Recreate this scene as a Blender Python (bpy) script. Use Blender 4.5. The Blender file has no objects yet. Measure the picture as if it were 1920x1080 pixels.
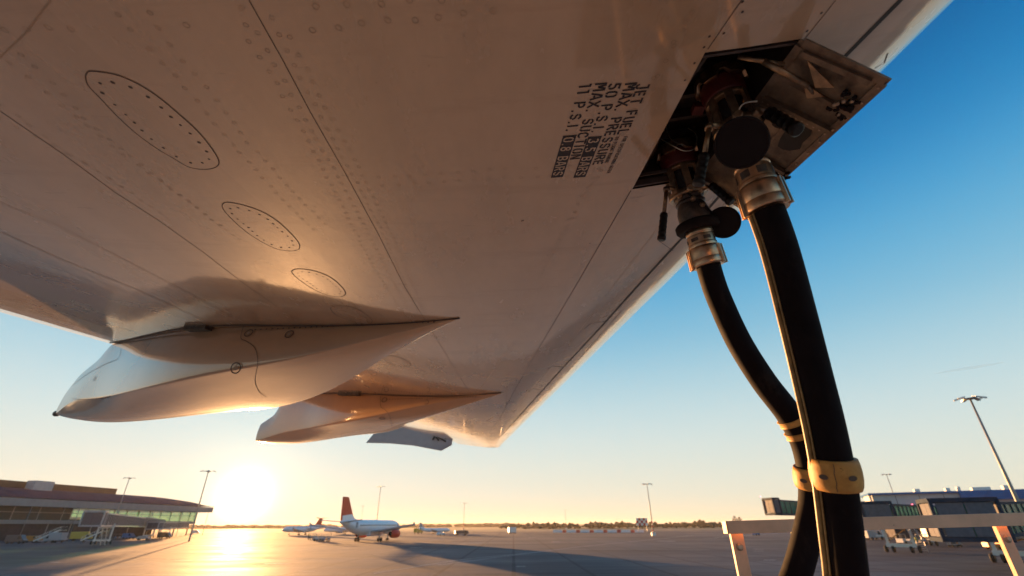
import bpy, bmesh, math, random
from mathutils import Vector, Matrix
from mathutils.bvhtree import BVHTree
random.seed(7)
R = math.radians
S = bpy.context.scene
col = S.collection

# ------------------------------------------------------------------ camera
CZ = 4.2; FPX = 860.0
cam_m = Matrix.Rotation(R(90 + 27.36), 3, 'X') @ Matrix.Rotation(R(-0.35), 3, 'Z')
CAM = Vector((0, 0, CZ))
cd = bpy.data.cameras.new("camera"); cam = bpy.data.objects.new("camera", cd); col.objects.link(cam)
cam.matrix_world = Matrix.Translation(CAM) @ cam_m.to_4x4()
cd.sensor_width = 36; cd.lens = FPX / 1920 * 36
cd.clip_start = 0.05; cd.clip_end = 60000
cd.dof.use_dof = True; cd.dof.focus_distance = 1.7; cd.dof.aperture_fstop = 3.2
S.camera = cam

def ray(px, py): return cam_m @ Vector(((px - 960) / FPX, (540 - py) / FPX, -1))
def pd(px, py, d): return CAM + ray(px, py) * d                 # point at depth d
def pz(px, py, z):                                              # point at world height z
    r = ray(px, py); return CAM + r * ((z - CZ) / r.z)
def py_(px, py, y):
    r = ray(px, py); return CAM + r * (y / r.y)
def ph(px, py, dist):                                           # point at a horizontal distance
    r = ray(px, py); return CAM + r * (dist / math.hypot(r.x, r.y))
def proj(P):
    v = cam_m.transposed() @ (Vector(P) - CAM)
    return (960 - v.x / v.z * FPX, 540 + v.y / v.z * FPX)

# ------------------------------------------------------------------ sky and sun
SUN = ray(458, 932).normalized()
SUN_EL = math.asin(SUN.z); SUN_AZ = math.atan2(SUN.x, SUN.y)
W = bpy.data.worlds.new("World"); S.world = W; W.use_nodes = True
nt = W.node_tree; N = nt.nodes; L = nt.links
for n in list(N): N.remove(n)
wo = N.new('ShaderNodeOutputWorld'); bg = N.new('ShaderNodeBackground'); bg.inputs[1].default_value = SKY_STRENGTH = 0.12
sky = N.new('ShaderNodeTexSky'); sky.sky_type = 'NISHITA'; sky.sun_disc = False
sky.sun_elevation = SUN_EL; sky.sun_rotation = SUN_AZ; sky.altitude = 300
sky.air_density = 1.1; sky.dust_density = 0.8; sky.ozone_density = 2.0
# graded sky: the physical sky mixed with the evening's own gradient (by elevation) and the glow around the sun
geo = N.new('ShaderNodeTexCoord'); nrm = N.new('ShaderNodeVectorMath'); nrm.operation = 'NORMALIZE'; L.new(geo.outputs['Generated'], nrm.inputs[0])
sep = N.new('ShaderNodeSeparateXYZ'); L.new(nrm.outputs[0], sep.inputs[0])
asn = N.new('ShaderNodeMath'); asn.operation = 'ARCSINE'; L.new(sep.outputs[2], asn.inputs[0])
mre = N.new('ShaderNodeMapRange'); mre.inputs[1].default_value = 0; mre.inputs[2].default_value = R(60); L.new(asn.outputs[0], mre.inputs[0])
rmp = N.new('ShaderNodeValToRGB'); L.new(mre.outputs[0], rmp.inputs[0]); cr = rmp.color_ramp; cr.interpolation = 'B_SPLINE'
SKYR = [(0, (.84, .78, .56)), (3, (.79, .79, .65)), (8.5, (.65, .765, .75)), (14, (.46, .67, .74)), (20, (.23, .52, .70)), (27, (.095, .40, .67)), (34, (.018, .245, .56)), (42, (.005, .13, .38)), (60, (.004, .06, .2))]
while len(cr.elements) < len(SKYR): cr.elements.new(.5)
for e, (a, c) in zip(cr.elements, SKYR): e.position = a / 60; e.color = (*c, 1)
def vm(op, a, b):
    n = N.new('ShaderNodeVectorMath'); n.operation = op
    for i, x in enumerate((a, b)):
        if x is None: continue
        if hasattr(x, 'is_output') or hasattr(x, 'links'): L.new(x, n.inputs[i])
        else: n.inputs[i].default_value = x
    return n
def mth(op, a, b):
    n = N.new('ShaderNodeMath'); n.operation = op
    for i, x in enumerate((a, b)):
        if isinstance(x, (int, float)): n.inputs[i].default_value = x
        else: L.new(x, n.inputs[i])
    return n.outputs[0]
EXPO = 1.8
KS = 1 / (SKY_STRENGTH * 2 ** EXPO)
grad = vm('MULTIPLY', rmp.outputs[0], (KS, KS, KS)).outputs[0]
dt = vm('DOT_PRODUCT', nrm.outputs[0], tuple(SUN)).outputs['Value']
dt = mth('MAXIMUM', dt, 0.0)
acc = grad
for power, c in ((5, (.02, .02, .02)), (30, (.05, .045, .035)), (160, (.18, .15, .10)), (700, (.42, .33, .2)), (2200, (4, 2.8, 1.6)), (8000, (90, 50, 16))):
    pw = mth('POWER', dt, float(power)); sc = N.new('ShaderNodeVectorMath'); sc.operation = 'SCALE'; sc.inputs[0].default_value = tuple(k * KS for k in c); L.new(pw, sc.inputs[3])
    acc = vm('ADD', acc, sc.outputs[0]).outputs[0]
mx = N.new('ShaderNodeMix'); mx.data_type = 'RGBA'; mx.inputs[0].default_value = .99
L.new(sky.outputs[0], mx.inputs[6]); L.new(acc, mx.inputs[7]); L.new(mx.outputs[2], bg.inputs[0]); L.new(bg.outputs[0], wo.inputs[0])
sl = bpy.data.lights.new("sun", 'SUN'); sl.energy = 5.0; sl.angle = R(0.5); sl.color = (1.0, 0.50, 0.19)
so = bpy.data.objects.new("sun", sl); col.objects.link(so)
so.rotation_euler = (-SUN).to_track_quat('-Z', 'Y').to_euler(); so.location = (0, 0, 60)
S.view_settings.view_transform = 'Standard'; S.view_settings.look = 'None'
S.view_settings.exposure = EXPO; S.view_settings.gamma = 1
S.cycles.max_bounces = 6; S.cycles.volume_bounces = 0

# ------------------------------------------------------------------ helpers
def tag(o, label=None, cat=None, group=None, kind=None):
    if label: o['label'] = label
    if cat: o['category'] = cat
    if group: o['group'] = group
    if kind: o['kind'] = kind
    return o
def empty(name, loc, label=None, cat=None, group=None, rz=0):
    o = bpy.data.objects.new(name, None); col.objects.link(o)
    o.location = loc; o.rotation_euler = (0, 0, rz); o.empty_display_size = .3
    return tag(o, label, cat, group)

class MB:
    """collects faces with material slots; build() links them as one mesh object"""
    def __init__(s): s.v = []; s.f = []; s.m = []; s.sm = []
    def add(s, vs, fs, m=0, smooth=False):
        b = len(s.v); s.v += [Vector(v) for v in vs]
        for f in fs: s.f.append([i + b for i in f]); s.m.append(m); s.sm.append(smooth)
        return s
    def box(s, c, size, m=0, M=None, taper=1.0):
        x, y, z = [k / 2 for k in size]; c = Vector(c)
        vs = [Vector((sx * x * (taper if sz > 0 else 1), sy * y * (taper if sz > 0 else 1), sz * z)) for sz in (-1, 1) for sy in (-1, 1) for sx in (-1, 1)]
        if M is not None: vs = [M @ v for v in vs]
        return s.add([c + v for v in vs], [(0, 2, 3, 1), (4, 5, 7, 6), (0, 1, 5, 4), (2, 6, 7, 3), (0, 4, 6, 2), (1, 3, 7, 5)], m)
    def beam(s, a, b, w, h, m=0, up=(0, 0, 1)):
        a = Vector(a); b = Vector(b); d = (b - a); l = d.length; d.normalize()
        x = d.cross(Vector(up))
        if x.length < 1e-4: x = d.cross(Vector((1, 0, 0)))
        x.normalize(); z = x.cross(d)
        M = Matrix((x, d, z)).transposed()
        return s.box((a + b) / 2, (w, l, h), m, M)
    def lathe(s, prof, a, axis, m=0, n=28, smooth=True, mats=None, caps=True, up=None, sx=1.0):
        """prof: list of (t along axis, radius)"""
        a = Vector(a); d = Vector(axis).normalized()
        x = d.cross(Vector(up) if up else (Vector((0, 0, 1)) if abs(d.z) < .9 else Vector((1, 0, 0)))).normalized(); y = d.cross(x)
        b = len(s.v)
        for t, r in prof:
            for k in range(n):
                an = 2 * math.pi * k / n
                s.v.append(a + d * t + (x * math.cos(an) * sx + y * math.sin(an)) * r)
        for i in range(len(prof) - 1):
            for k in range(n):
                k2 = (k + 1) % n
                s.f.append([b + i * n + k, b + i * n + k2, b + (i + 1) * n + k2, b + (i + 1) * n + k])
                s.m.append(mats[i] if mats else m); s.sm.append(smooth)
        if caps:
            s.f.append([b + k for k in range(n)][::-1]); s.m.append(mats[0] if mats else m); s.sm.append(False)
            s.f.append([b + (len(prof) - 1) * n + k for k in range(n)]); s.m.append(mats[-1] if mats else m); s.sm.append(False)
        return s
    def tube(s, pts, r, m=0, n=12, smooth=True, caps=True, flat=1.0):
        pts = [Vector(p) for p in pts]; rr = r if isinstance(r, (list, tuple)) else [r] * len(pts)
        b = len(s.v); ref = None
        for i, p in enumerate(pts):
            d = (pts[min(i + 1, len(pts) - 1)] - pts[max(i - 1, 0)]).normalized()
            if ref is None:
                ref = d.cross(Vector((0, 0, 1)) if abs(d.z) < .9 else Vector((1, 0, 0))).normalized()
            ref = (ref - d * ref.dot(d)).normalized(); y = d.cross(ref)
            for k in range(n):
                an = 2 * math.pi * k / n; s.v.append(p + (ref * math.cos(an) + y * math.sin(an) * flat) * rr[i])
        for i in range(len(pts) - 1):
            for k in range(n):
                k2 = (k + 1) % n
                s.f.append([b + i * n + k, b + i * n + k2, b + (i + 1) * n + k2, b + (i + 1) * n + k]); s.m.append(m); s.sm.append(smooth)
        if caps:
            s.f.append([b + k for k in range(n)][::-1]); s.m.append(m); s.sm.append(False)
            s.f.append([b + (len(pts) - 1) * n + k for k in range(n)]); s.m.append(m); s.sm.append(False)
        return s
    def prism(s, poly, off, m=0):
        """poly: 3D outline, off: extrusion vector"""
        n = len(poly); off = Vector(off); p = [Vector(q) for q in poly]
        return s.add(p + [q + off for q in p], [list(range(n))[::-1], [i + n for i in range(n)]] + [[i, (i + 1) % n, (i + 1) % n + n, i + n] for i in range(n)], m)
    def ico(s, c, r, m=0, jit=.25, sub=1):
        bm = bmesh.new(); bmesh.ops.create_icosphere(bm, subdivisions=sub, radius=1)
        vs = [Vector(c) + Vector((v.co.x * r[0], v.co.y * r[1], v.co.z * r[2])) * (1 + random.uniform(-jit, jit)) for v in bm.verts]
        fs = [[v.index for v in f.verts] for f in bm.faces]; bm.free()
        return s.add(vs, fs, m)
    def build(s, name, mats, parent=None, origin=None, bevel=0, fixn=False):
        me = bpy.data.meshes.new(name)
        o = bpy.data.objects.new(name, me); col.objects.link(o)
        org = Vector(origin) if origin is not None else Vector((0, 0, 0))
        if parent is not None: org = Vector(parent_loc(parent))
        me.from_pydata([tuple(v - org) for v in s.v], [], s.f)
        for mt in (mats if isinstance(mats, (list, tuple)) else [mats]): me.materials.append(mt)
        me.polygons.foreach_set('material_index', s.m); me.polygons.foreach_set('use_smooth', s.sm)
        if fixn:
            bm = bmesh.new(); bm.from_mesh(me); bmesh.ops.recalc_face_normals(bm, faces=bm.faces); bm.to_mesh(me); bm.free()
        me.update()
        if parent is not None: o.parent = parent
        else: o.location = org
        if bevel:
            b = o.modifiers.new('bevel', 'BEVEL'); b.width = bevel; b.segments = 2; b.limit_method = 'ANGLE'; b.angle_limit = R(35)
        return o
def parent_loc(p):
    l = Vector((0, 0, 0))
    while p is not None: l += p.location; p = p.parent
    return l

def catmull(pts, n=6, closed=False):
    P = [Vector(p) for p in pts]; out = []; m = len(P)
    rng = range(m) if closed else range(m - 1)
    for i in rng:
        if closed: a, b, c, d = P[i - 1], P[i], P[(i + 1) % m], P[(i + 2) % m]
        else: a, b, c, d = P[max(i - 1, 0)], P[i], P[i + 1], P[min(i + 2, m - 1)]
        for k in range(n):
            t = k / n
            out.append(.5 * ((2 * b) + (c - a) * t + (2 * a - 5 * b + 4 * c - d) * t * t + (3 * b - a - 3 * c + d) * t ** 3))
    if not closed: out.append(P[-1])
    return out
def interp(xs, ys, x):
    if x <= xs[0]: return ys[0]
    for i in range(len(xs) - 1):
        if x <= xs[i + 1]: return ys[i] + (ys[i + 1] - ys[i]) * (x - xs[i]) / (xs[i + 1] - xs[i])
    return ys[-1]

# ------------------------------------------------------------------ materials
def mat(name, base, rough=.5, metal=0, var=0, vscale=5, bump=0, bscale=20, coat=0, base2=None, spec=.5, stretch=None, coatr=.05, chips=None, streak=None, coat_ior=1.5, panels=False):
    m = bpy.data.materials.new(name); m.use_nodes = True; t = m.node_tree; n = t.nodes; l = t.links
    p = n['Principled BSDF']; p.inputs['Roughness'].default_value = rough; p.inputs['Metallic'].default_value = metal
    p.inputs['Specular IOR Level'].default_value = spec
    if coat: p.inputs['Coat Weight'].default_value = coat; p.inputs['Coat Roughness'].default_value = coatr; p.inputs['Coat IOR'].default_value = coat_ior
    b1 = Vector(base); b2 = Vector(base2) if base2 else b1 * (1 - var)
    tc = n.new('ShaderNodeTexCoord'); mp = n.new('ShaderNodeMapping'); l.new(tc.outputs['Object'], mp.inputs[0])
    if stretch: mp.inputs['Scale'].default_value = stretch
    nz = n.new('ShaderNodeTexNoise'); nz.inputs['Scale'].default_value = vscale; nz.inputs['Detail'].default_value = 6; nz.inputs['Roughness'].default_value = .65
    l.new(mp.outputs[0], nz.inputs['Vector'])
    rp = n.new('ShaderNodeValToRGB'); rp.color_ramp.elements[0].position = .35; rp.color_ramp.elements[1].position = .65
    rp.color_ramp.elements[0].color = (*b1, 1); rp.color_ramp.elements[1].color = (*b2, 1)
    l.new(nz.outputs[0], rp.inputs[0]); l.new(rp.outputs[0], p.inputs['Base Color'])
    last = rp.outputs[0]
    for spec_ in ([chips] if chips else []) + ([streak] if streak else []):     # (colour, scale, threshold, softness, stretch)
        cc_, sc_, th_, so_, st_ = spec_
        m2 = n.new('ShaderNodeMapping'); m2.inputs['Scale'].default_value = st_; l.new(tc.outputs['Object'], m2.inputs[0])
        z2 = n.new('ShaderNodeTexNoise'); z2.inputs['Scale'].default_value = sc_; z2.inputs['Detail'].default_value = 8; z2.inputs['Roughness'].default_value = .7; l.new(m2.outputs[0], z2.inputs['Vector'])
        mr2 = n.new('ShaderNodeMapRange'); mr2.inputs[1].default_value = th_; mr2.inputs[2].default_value = th_ + so_; l.new(z2.outputs[0], mr2.inputs[0])
        mm = n.new('ShaderNodeMix'); mm.data_type = 'RGBA'; l.new(mr2.outputs[0], mm.inputs[0]); l.new(last, mm.inputs[6]); mm.inputs[7].default_value = (*cc_, 1); last = mm.outputs[2]
    if panels:                                                  # neighbouring skin panels differ a little in tone
        m3 = n.new('ShaderNodeMapping'); m3.inputs['Scale'].default_value = (1, 1, 1); m3.inputs['Rotation'].default_value = (0, 0, R(96)); l.new(tc.outputs['Object'], m3.inputs[0])
        bk = n.new('ShaderNodeTexBrick'); l.new(m3.outputs[0], bk.inputs[0]); bk.inputs['Scale'].default_value = 1; bk.inputs['Brick Width'].default_value = 1.7; bk.inputs['Row Height'].default_value = .62
        bk.inputs['Mortar Size'].default_value = .0; bk.inputs['Color1'].default_value = (1, 1, 1, 1); bk.inputs['Color2'].default_value = (.86, .85, .83, 1)
        m4 = n.new('ShaderNodeMix'); m4.data_type = 'RGBA'; m4.blend_type = 'MULTIPLY'; m4.inputs[0].default_value = .8; l.new(last, m4.inputs[6]); l.new(bk.outputs[0], m4.inputs[7]); last = m4.outputs[2]
    l.new(last, p.inputs['Base Color'])
    mr = n.new('ShaderNodeMapRange'); mr.inputs[3].default_value = max(0.02, rough * .8); mr.inputs[4].default_value = min(1, rough * 1.25)
    l.new(nz.outputs[0], mr.inputs[0]); l.new(mr.outputs[0], p.inputs['Roughness'])
    if bump:
        n2 = n.new('ShaderNodeTexNoise'); n2.inputs['Scale'].default_value = bscale; n2.inputs['Detail'].default_value = 4
        l.new(mp.outputs[0], n2.inputs['Vector'])
        bp = n.new('ShaderNodeBump'); bp.inputs['Strength'].default_value = 1; bp.inputs['Distance'].default_value = bump
        l.new(n2.outputs[0], bp.inputs['Height']); l.new(bp.outputs[0], p.inputs['Normal'])
        if coat: l.new(bp.outputs[0], p.inputs['Coat Normal'])
    return m
def emit(name, c, s):
    m = bpy.data.materials.new(name); m.use_nodes = True; p = m.node_tree.nodes['Principled BSDF']
    p.inputs['Base Color'].default_value = (*c, 1); p.inputs['Emission Color'].default_value = (*c, 1); p.inputs['Emission Strength'].default_value = s
    return m
def glassm(name, c, rough=.05, alpha=.5):
    m = bpy.data.materials.new(name); m.use_nodes = True; t = m.node_tree; n = t.nodes; l = t.links
    for x in list(n): n.remove(x)
    o = n.new('ShaderNodeOutputMaterial'); mx = n.new('ShaderNodeMixShader'); tr = n.new('ShaderNodeBsdfTransparent'); g = n.new('ShaderNodeBsdfGlossy')
    tr.inputs[0].default_value = (*c, 1); g.inputs['Color'].default_value = (.8, .9, .9, 1); g.inputs['Roughness'].default_value = rough
    lw = n.new('ShaderNodeLayerWeight'); lw.inputs[0].default_value = .35
    mt = n.new('ShaderNodeMath'); mt.operation = 'MULTIPLY_ADD'; mt.inputs[1].default_value = .8; mt.inputs[2].default_value = .08
    l.new(lw.outputs['Facing'], mt.inputs[0]); l.new(mt.outputs[0], mx.inputs[0]); l.new(tr.outputs[0], mx.inputs[1]); l.new(g.outputs[0], mx.inputs[2]); l.new(mx.outputs[0], o.inputs[0])
    return m

M = {}
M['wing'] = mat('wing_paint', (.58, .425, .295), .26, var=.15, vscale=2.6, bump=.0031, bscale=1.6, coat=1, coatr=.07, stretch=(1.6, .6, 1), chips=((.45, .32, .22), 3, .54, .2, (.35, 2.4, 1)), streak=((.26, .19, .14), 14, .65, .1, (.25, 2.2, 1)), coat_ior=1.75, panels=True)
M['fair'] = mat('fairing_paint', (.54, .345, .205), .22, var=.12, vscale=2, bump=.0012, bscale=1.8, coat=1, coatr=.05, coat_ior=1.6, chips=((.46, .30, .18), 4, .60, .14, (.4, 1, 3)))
M['line'] = mat('panel_gap', (.10, .07, .055), .6)
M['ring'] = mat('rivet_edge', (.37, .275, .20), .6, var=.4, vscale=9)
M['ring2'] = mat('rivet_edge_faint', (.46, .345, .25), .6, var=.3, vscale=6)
M['dot'] = mat('fastener_dark', (.06, .045, .04), .5)
M['ink'] = mat('stencil_ink', (.025, .024, .035), .5, var=.3, vscale=60)
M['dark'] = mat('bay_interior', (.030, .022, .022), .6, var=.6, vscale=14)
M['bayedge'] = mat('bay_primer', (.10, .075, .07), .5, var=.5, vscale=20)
M['doorin'] = mat('door_inner_alloy', (.36, .265, .185), .45, metal=.4, base2=(.07, .052, .042), vscale=10, bump=.0008, bscale=60)
M['dooredge'] = mat('door_edge_alloy', (.27, .20, .15), .4, metal=.6, var=.5, vscale=25)
M['steel'] = mat('brushed_alloy', (.66, .46, .31), .34, metal=1, var=.35, vscale=30, bump=.0002, bscale=200)
M['bronze'] = mat('worn_cast_alloy', (.52, .35, .21), .36, metal=.85, base2=(.20, .14, .10), vscale=25, bump=.0004, bscale=90)
M['red'] = mat('red_ring', (.11, .012, .012), .5, var=.5, vscale=30)
M['castdark'] = mat('dark_cast_body', (.12, .095, .08), .5, metal=.5, base2=(.05, .04, .038), vscale=35, bump=.0006, bscale=110)
M['rubber'] = mat('black_rubber', (.010, .006, .008), .75, var=.3, vscale=12, spec=.12, chips=((.030, .022, .020), 16, .56, .2, (1, 1, .3)), bump=.0003, bscale=60)
M['cap'] = mat('dust_cap_rubber', (.020, .015, .016), .8, var=.15, spec=.1, vscale=12)
M['grip'] = mat('black_grip', (.006, .005, .006), .35, var=.3, spec=.3, vscale=40)
M['yellow'] = mat('yellowed_hose_guard', (.62, .34, .10), .55, base2=(.44, .22, .06), vscale=22, spec=.3, bump=.0008, bscale=80, chips=((.10, .055, .025), 45, .63, .05, (1, 1, 1)))
M['cable'] = mat('tan_cable', (.42, .26, .10), .45, var=.5, vscale=40)
M['wire'] = mat('steel_wire', (.6, .58, .52), .3, metal=.9)
M['railing'] = mat('scuffed_cream_paint', (.82, .49, .32), .5, base2=(.68, .41, .27), vscale=12, spec=.3, bump=.0005, bscale=120, chips=((.12, .07, .05), 30, .66, .03, (1, 1, 1)))
M['bolt'] = mat('bolt_zinc', (.55, .42, .32), .4, metal=.5, var=.4, vscale=60)
# ================================================================== the aircraft under which we stand
plane = empty('airliner_wing', (0, 3, CZ + 1.3), 'huge white airliner wing overhead with canoe fairings, oval panels and open fuel bay', 'aircraft wing')

# wing planform: leading and trailing edge lines in plan, found from the photo's two edges
LA, LB = pz(1780, 0, CZ + 1.13), pz(938, 836, CZ + 1.88)
TA, TB = pz(0, 585, CZ + 1.34), pz(842, 826, CZ + 1.92)
def edge(A, B, y):
    t = (y - A.y) / (B.y - A.y); return A + (B - A) * t
YTIP = LB.y - .1
def chordline(y): return edge(LA, LB, y), edge(TA, TB, y)
XS = [0, .004, .015, .04, .08, .14, .22, .32, .45, .58, .70, .80, .90, 1.0]
TL = [0, .0065, .0135, .0235, .034, .046, .051, .053, .049, .0415, .032, .0225, .012, 0.0]
TU = [0, .011, .022, .034, .047, .058, .068, .073, .073, .066, .052, .037, .020, .004]
def wing_low(y, v):
    a, b = chordline(y); c = (b - a).length
    return a.lerp(b, v) - Vector((0, 0, c * spl(v, TL)))
def spl(v, T):
    # smooth interpolation of the thickness table
    for i in range(len(XS) - 1):
        if v <= XS[i + 1] or i == len(XS) - 2:
            h = XS[i + 1] - XS[i]; t = (v - XS[i]) / h
            def sl(j):
                if j == 0: return (T[1] - T[0]) / (XS[1] - XS[0])
                if j == len(XS) - 1: return (T[-1] - T[-2]) / (XS[-1] - XS[-2])
                return (T[j + 1] - T[j - 1]) / (XS[j + 1] - XS[j - 1])
            m0, m1 = sl(i) * h, sl(i + 1) * h
            return (2 * t ** 3 - 3 * t * t + 1) * T[i] + (t ** 3 - 2 * t * t + t) * m0 + (3 * t * t - 2 * t ** 3) * T[i + 1] + (t ** 3 - t * t) * m1
def wing_up(y, v):
    a, b = chordline(y); c = (b - a).length
    return a.lerp(b, v) + Vector((0, 0, c * spl(v, TU)))

VS0 = sorted(set([round((i / 44) ** 1.6, 5) for i in range(45)]))
def frange(a, b, n): return [a + (b - a) * i / n for i in range(n + 1)]
YS0 = frange(-6, 0, 8)[:-1] + frange(0, 5, 50)[:-1] + frange(5, YTIP, 34)
# a probe surface for tracing marks onto the skin
pv = [wing_low(y, v) for y in YS0 for v in VS0]; nv = len(VS0)
pf = [(i * nv + j, i * nv + j + 1, (i + 1) * nv + j + 1, (i + 1) * nv + j) for i in range(len(YS0) - 1) for j in range(nv - 1)]
PROBE = BVHTree.FromPolygons(pv, pf)
def onwing(px, py, off=.0006, bvh=None):
    h = (bvh or PROBE).ray_cast(CAM, ray(px, py).normalized())
    if h[0] is None: return None
    n = h[1]
    if n.dot(h[0] - CAM) > 0: n = -n
    return h[0] + n * off, n
def drop(P, off=.0006):
    h = PROBE.ray_cast(Vector((P.x, P.y, CZ)), Vector((0, 0, 1)))
    if h[0] is None: return None
    n = h[1] if h[1].z < 0 else -h[1]
    return h[0] + n * off, n
def vy_of(P):
    a, b = chordline(P.y); return (P.x - a.x) / (b.x - a.x), P.y
def ribbon(mb, pts, w, m=0):
    """pts: list of (pos, normal)"""
    pts = [p for p in pts if p]
    vs = []
    for i, (p, n) in enumerate(pts):
        d = (pts[min(i + 1, len(pts) - 1)][0] - pts[max(i - 1, 0)][0]).normalized(); s = d.cross(n).normalized() * (w / 2)
        vs += [p - s, p + s]
    mb.add(vs, [(2 * i, 2 * i + 1, 2 * i + 3, 2 * i + 2) for i in range(len(pts) - 1)], m)
def ringmark(mb, p, n, r, w, m=0, k=14):
    x = n.cross(Vector((0, 1, 0))).normalized(); y = n.cross(x); vs = []
    for i in range(k):
        a = 2 * math.pi * i / k; d = x * math.cos(a) + y * math.sin(a); vs += [p + d * (r - w), p + d * r]
    mb.add(vs, [(2 * i, 2 * i + 1, (2 * i + 3) % (2 * k), (2 * i + 2) % (2 * k)) for i in range(k)], m)
def dotmark(mb, p, n, r, m=0, k=8, sx=1.0):
    x = n.cross(Vector((0, 1, 0))).normalized(); y = n.cross(x)
    mb.add([p + (x * math.cos(6.2832 * i / k) * sx + y * math.sin(6.2832 * i / k)) * r for i in range(k)], [list(range(k))], m)
def trace(poly, step=14, off=.0006, bvh=None):
    out = []
    for i in range(len(poly) - 1):
        a, b = Vector((*poly[i], 0)), Vector((*poly[i + 1], 0)); n = max(1, int((b - a).length / step))
        for k in range(n + (i == len(poly) - 2)):
            q = a.lerp(b, k / n); h = onwing(q.x, q.y, off, bvh)
            if h: out.append(h)
    return out

# bay limits in wing coordinates
c1, c2, c3 = onwing(1328, 91)[0], onwing(1497, 80)[0], onwing(1184, 355)[0]
c4 = onwing(1262, 392)[0]
v5 = (vy_of(c1)[0] + vy_of(c3)[0]) / 2; v6 = (vy_of(c2)[0] + vy_of(c4)[0]) / 2
BY0 = (c1.y + c2.y) / 2; BY1 = c3.y
print('BAY v5 %.4f %.4f v6 %.4f %.4f y %.3f %.3f %.3f' % (vy_of(c1)[0], vy_of(c3)[0], vy_of(c2)[0], vy_of(c4)[0], c1.y, c2.y, c3.y))
for q in ((1690, 0), (1580, 110), (1345, 372), (1192, 540), (960, 795), (1077, 540), (960, 740), (467, 0), (797, 597), (0, 208), (379, 599)):
    h = onwing(*q); print(q, h and tuple(round(k, 3) for k in h[0]), h and 'v %.4f' % vy_of(h[0])[0])
VS = sorted(set(VS0 + [v5, v6])); YS = sorted(set(YS0 + [BY0, BY1]))
VS = [v for v in VS if v in (v5, v6) or min(abs(v - v5), abs(v - v6)) > .003]
YS = [y for y in YS if y in (BY0, BY1) or min(abs(y - BY0), abs(y - BY1)) > .01]
mb = MB(); nv = len(VS)
lo = [wing_low(y, v) for y in YS for v in VS]; up = [wing_up(y, v) for y in YS for v in VS]
fl = []
for i in range(len(YS) - 1):
    for j in range(nv - 1):
        if BY0 - 1e-6 <= YS[i] < BY1 - 1e-6 and v6 - 1e-6 <= VS[j] < v5 - 1e-6: continue
        fl.append((i * nv + j, i * nv + j + 1, (i + 1) * nv + j + 1, (i + 1) * nv + j))
nlo = len(lo)
vid = list(range(nlo)) + [nlo + i for i in range(len(up))]
for i in range(len(YS)): vid[nlo + i * nv] = i * nv            # share the leading edge
fu = [(nlo + i * nv + j, nlo + (i + 1) * nv + j, nlo + (i + 1) * nv + j + 1, nlo + i * nv + j + 1) for i in range(len(YS) - 1) for j in range(nv - 1)]
mb.v = lo + up
for f in fl + fu: mb.f.append([vid[k] for k in f]); mb.m.append(0); mb.sm.append(True)
# trailing-edge strip
for i in range(len(YS) - 1):
    a = i * nv + nv - 1; b = a + nv
    mb.f.append([a, b, nlo + b, nlo + a][::-1]); mb.m.append(0); mb.sm.append(False)
# rounded tip cap: shrink the last section outboard
last = (len(YS) - 1) * nv
prev_lo = [last + j for j in range(nv)]; prev_up = [vid[nlo + last + j] for j in range(nv)]
for st, (dy, sc) in enumerate(((.10, .93), (.20, .75), (.27, .45), (.30, .08))):
    a, b = chordline(YTIP); nl = []; nu = []
    for j, v in enumerate(VS):
        L0 = mb.v[last + j]; U0 = up[(len(YS) - 1) * nv + j]; mid = (L0 + U0) / 2
        x_in = .04 * st * (1 - 2 * v)
        nl.append(len(mb.v)); mb.v.append(mid.lerp(L0, sc) + Vector((-x_in * 1.2, dy, .02 * st)))
        nu.append(len(mb.v)); mb.v.append(mid.lerp(U0, sc) + Vector((-x_in * 1.2, dy, .02 * st)))
    for j in range(nv - 1):
        mb.f.append([prev_lo[j], prev_lo[j + 1], nl[j + 1], nl[j]]); mb.m.append(0); mb.sm.append(True)
        mb.f.append([prev_up[j], nu[j], nu[j + 1], prev_up[j + 1]]); mb.m.append(0); mb.sm.append(True)
    prev_lo, prev_up = nl, nu

# panel gaps and rivets traced onto the skin
PL = [([(467, 0), (530, 112), (582, 210), (645, 320), (710, 440), (760, 540), (797, 600), (880, 735)], .0022, 1),
      ([(0, 208), (120, 290), (215, 360), (300, 415), (380, 472), (455, 530), (520, 575)], .0025, 1),
      ([(0, 434), (120, 488), (250, 540), (295, 560), (379, 599)], .004, 3),
      ([(0, 380), (100, 418), (240, 490), (374, 560), (455, 603)], .0022, 3),
      ([(1400, -14), (1327, 92)], .0022, 1), ([(1183, 357), (1077, 540), (1015, 645), (960, 740), (935, 790)], .0035, 1),
      ([(1575, -10), (1495, 90)], .002, 1), ([(1266, 385), (1147, 540), (1060, 655), (1000, 725), (960, 775)], .002, 3),
      ([(1700, -12), (1580, 110), (1345, 372), (1280, 445), (1192, 540), (1125, 615), (1055, 690), (960, 795), (935, 822)], .016, 2),
      ([(1165, 583), (1080, 680), (975, 794)], .004, 1), ([(1250, 440), (1236, 452), (1262, 470)], .003, 1), ([(1050, 650), (1075, 652), (1095, 640)], .005, 3),
      ([(1095, 617), (1106, 607), (1135, 602)], .007, 1), ([(1027, 692), (1036, 686), (1055, 688)], .010, 1),
      ([(990, 735), (998, 728), (1014, 731)], .006, 1),
      ([(0, 108), (50, 60), (95, 0)], .003, 3), ([(870, 770), (965, 640)], .002, 3),
      ([(1640, 128), (1658, 118), (1664, 100)], .004, 1)]
for poly, w, m in PL: ribbon(mb, trace(poly), w, m)
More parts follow.
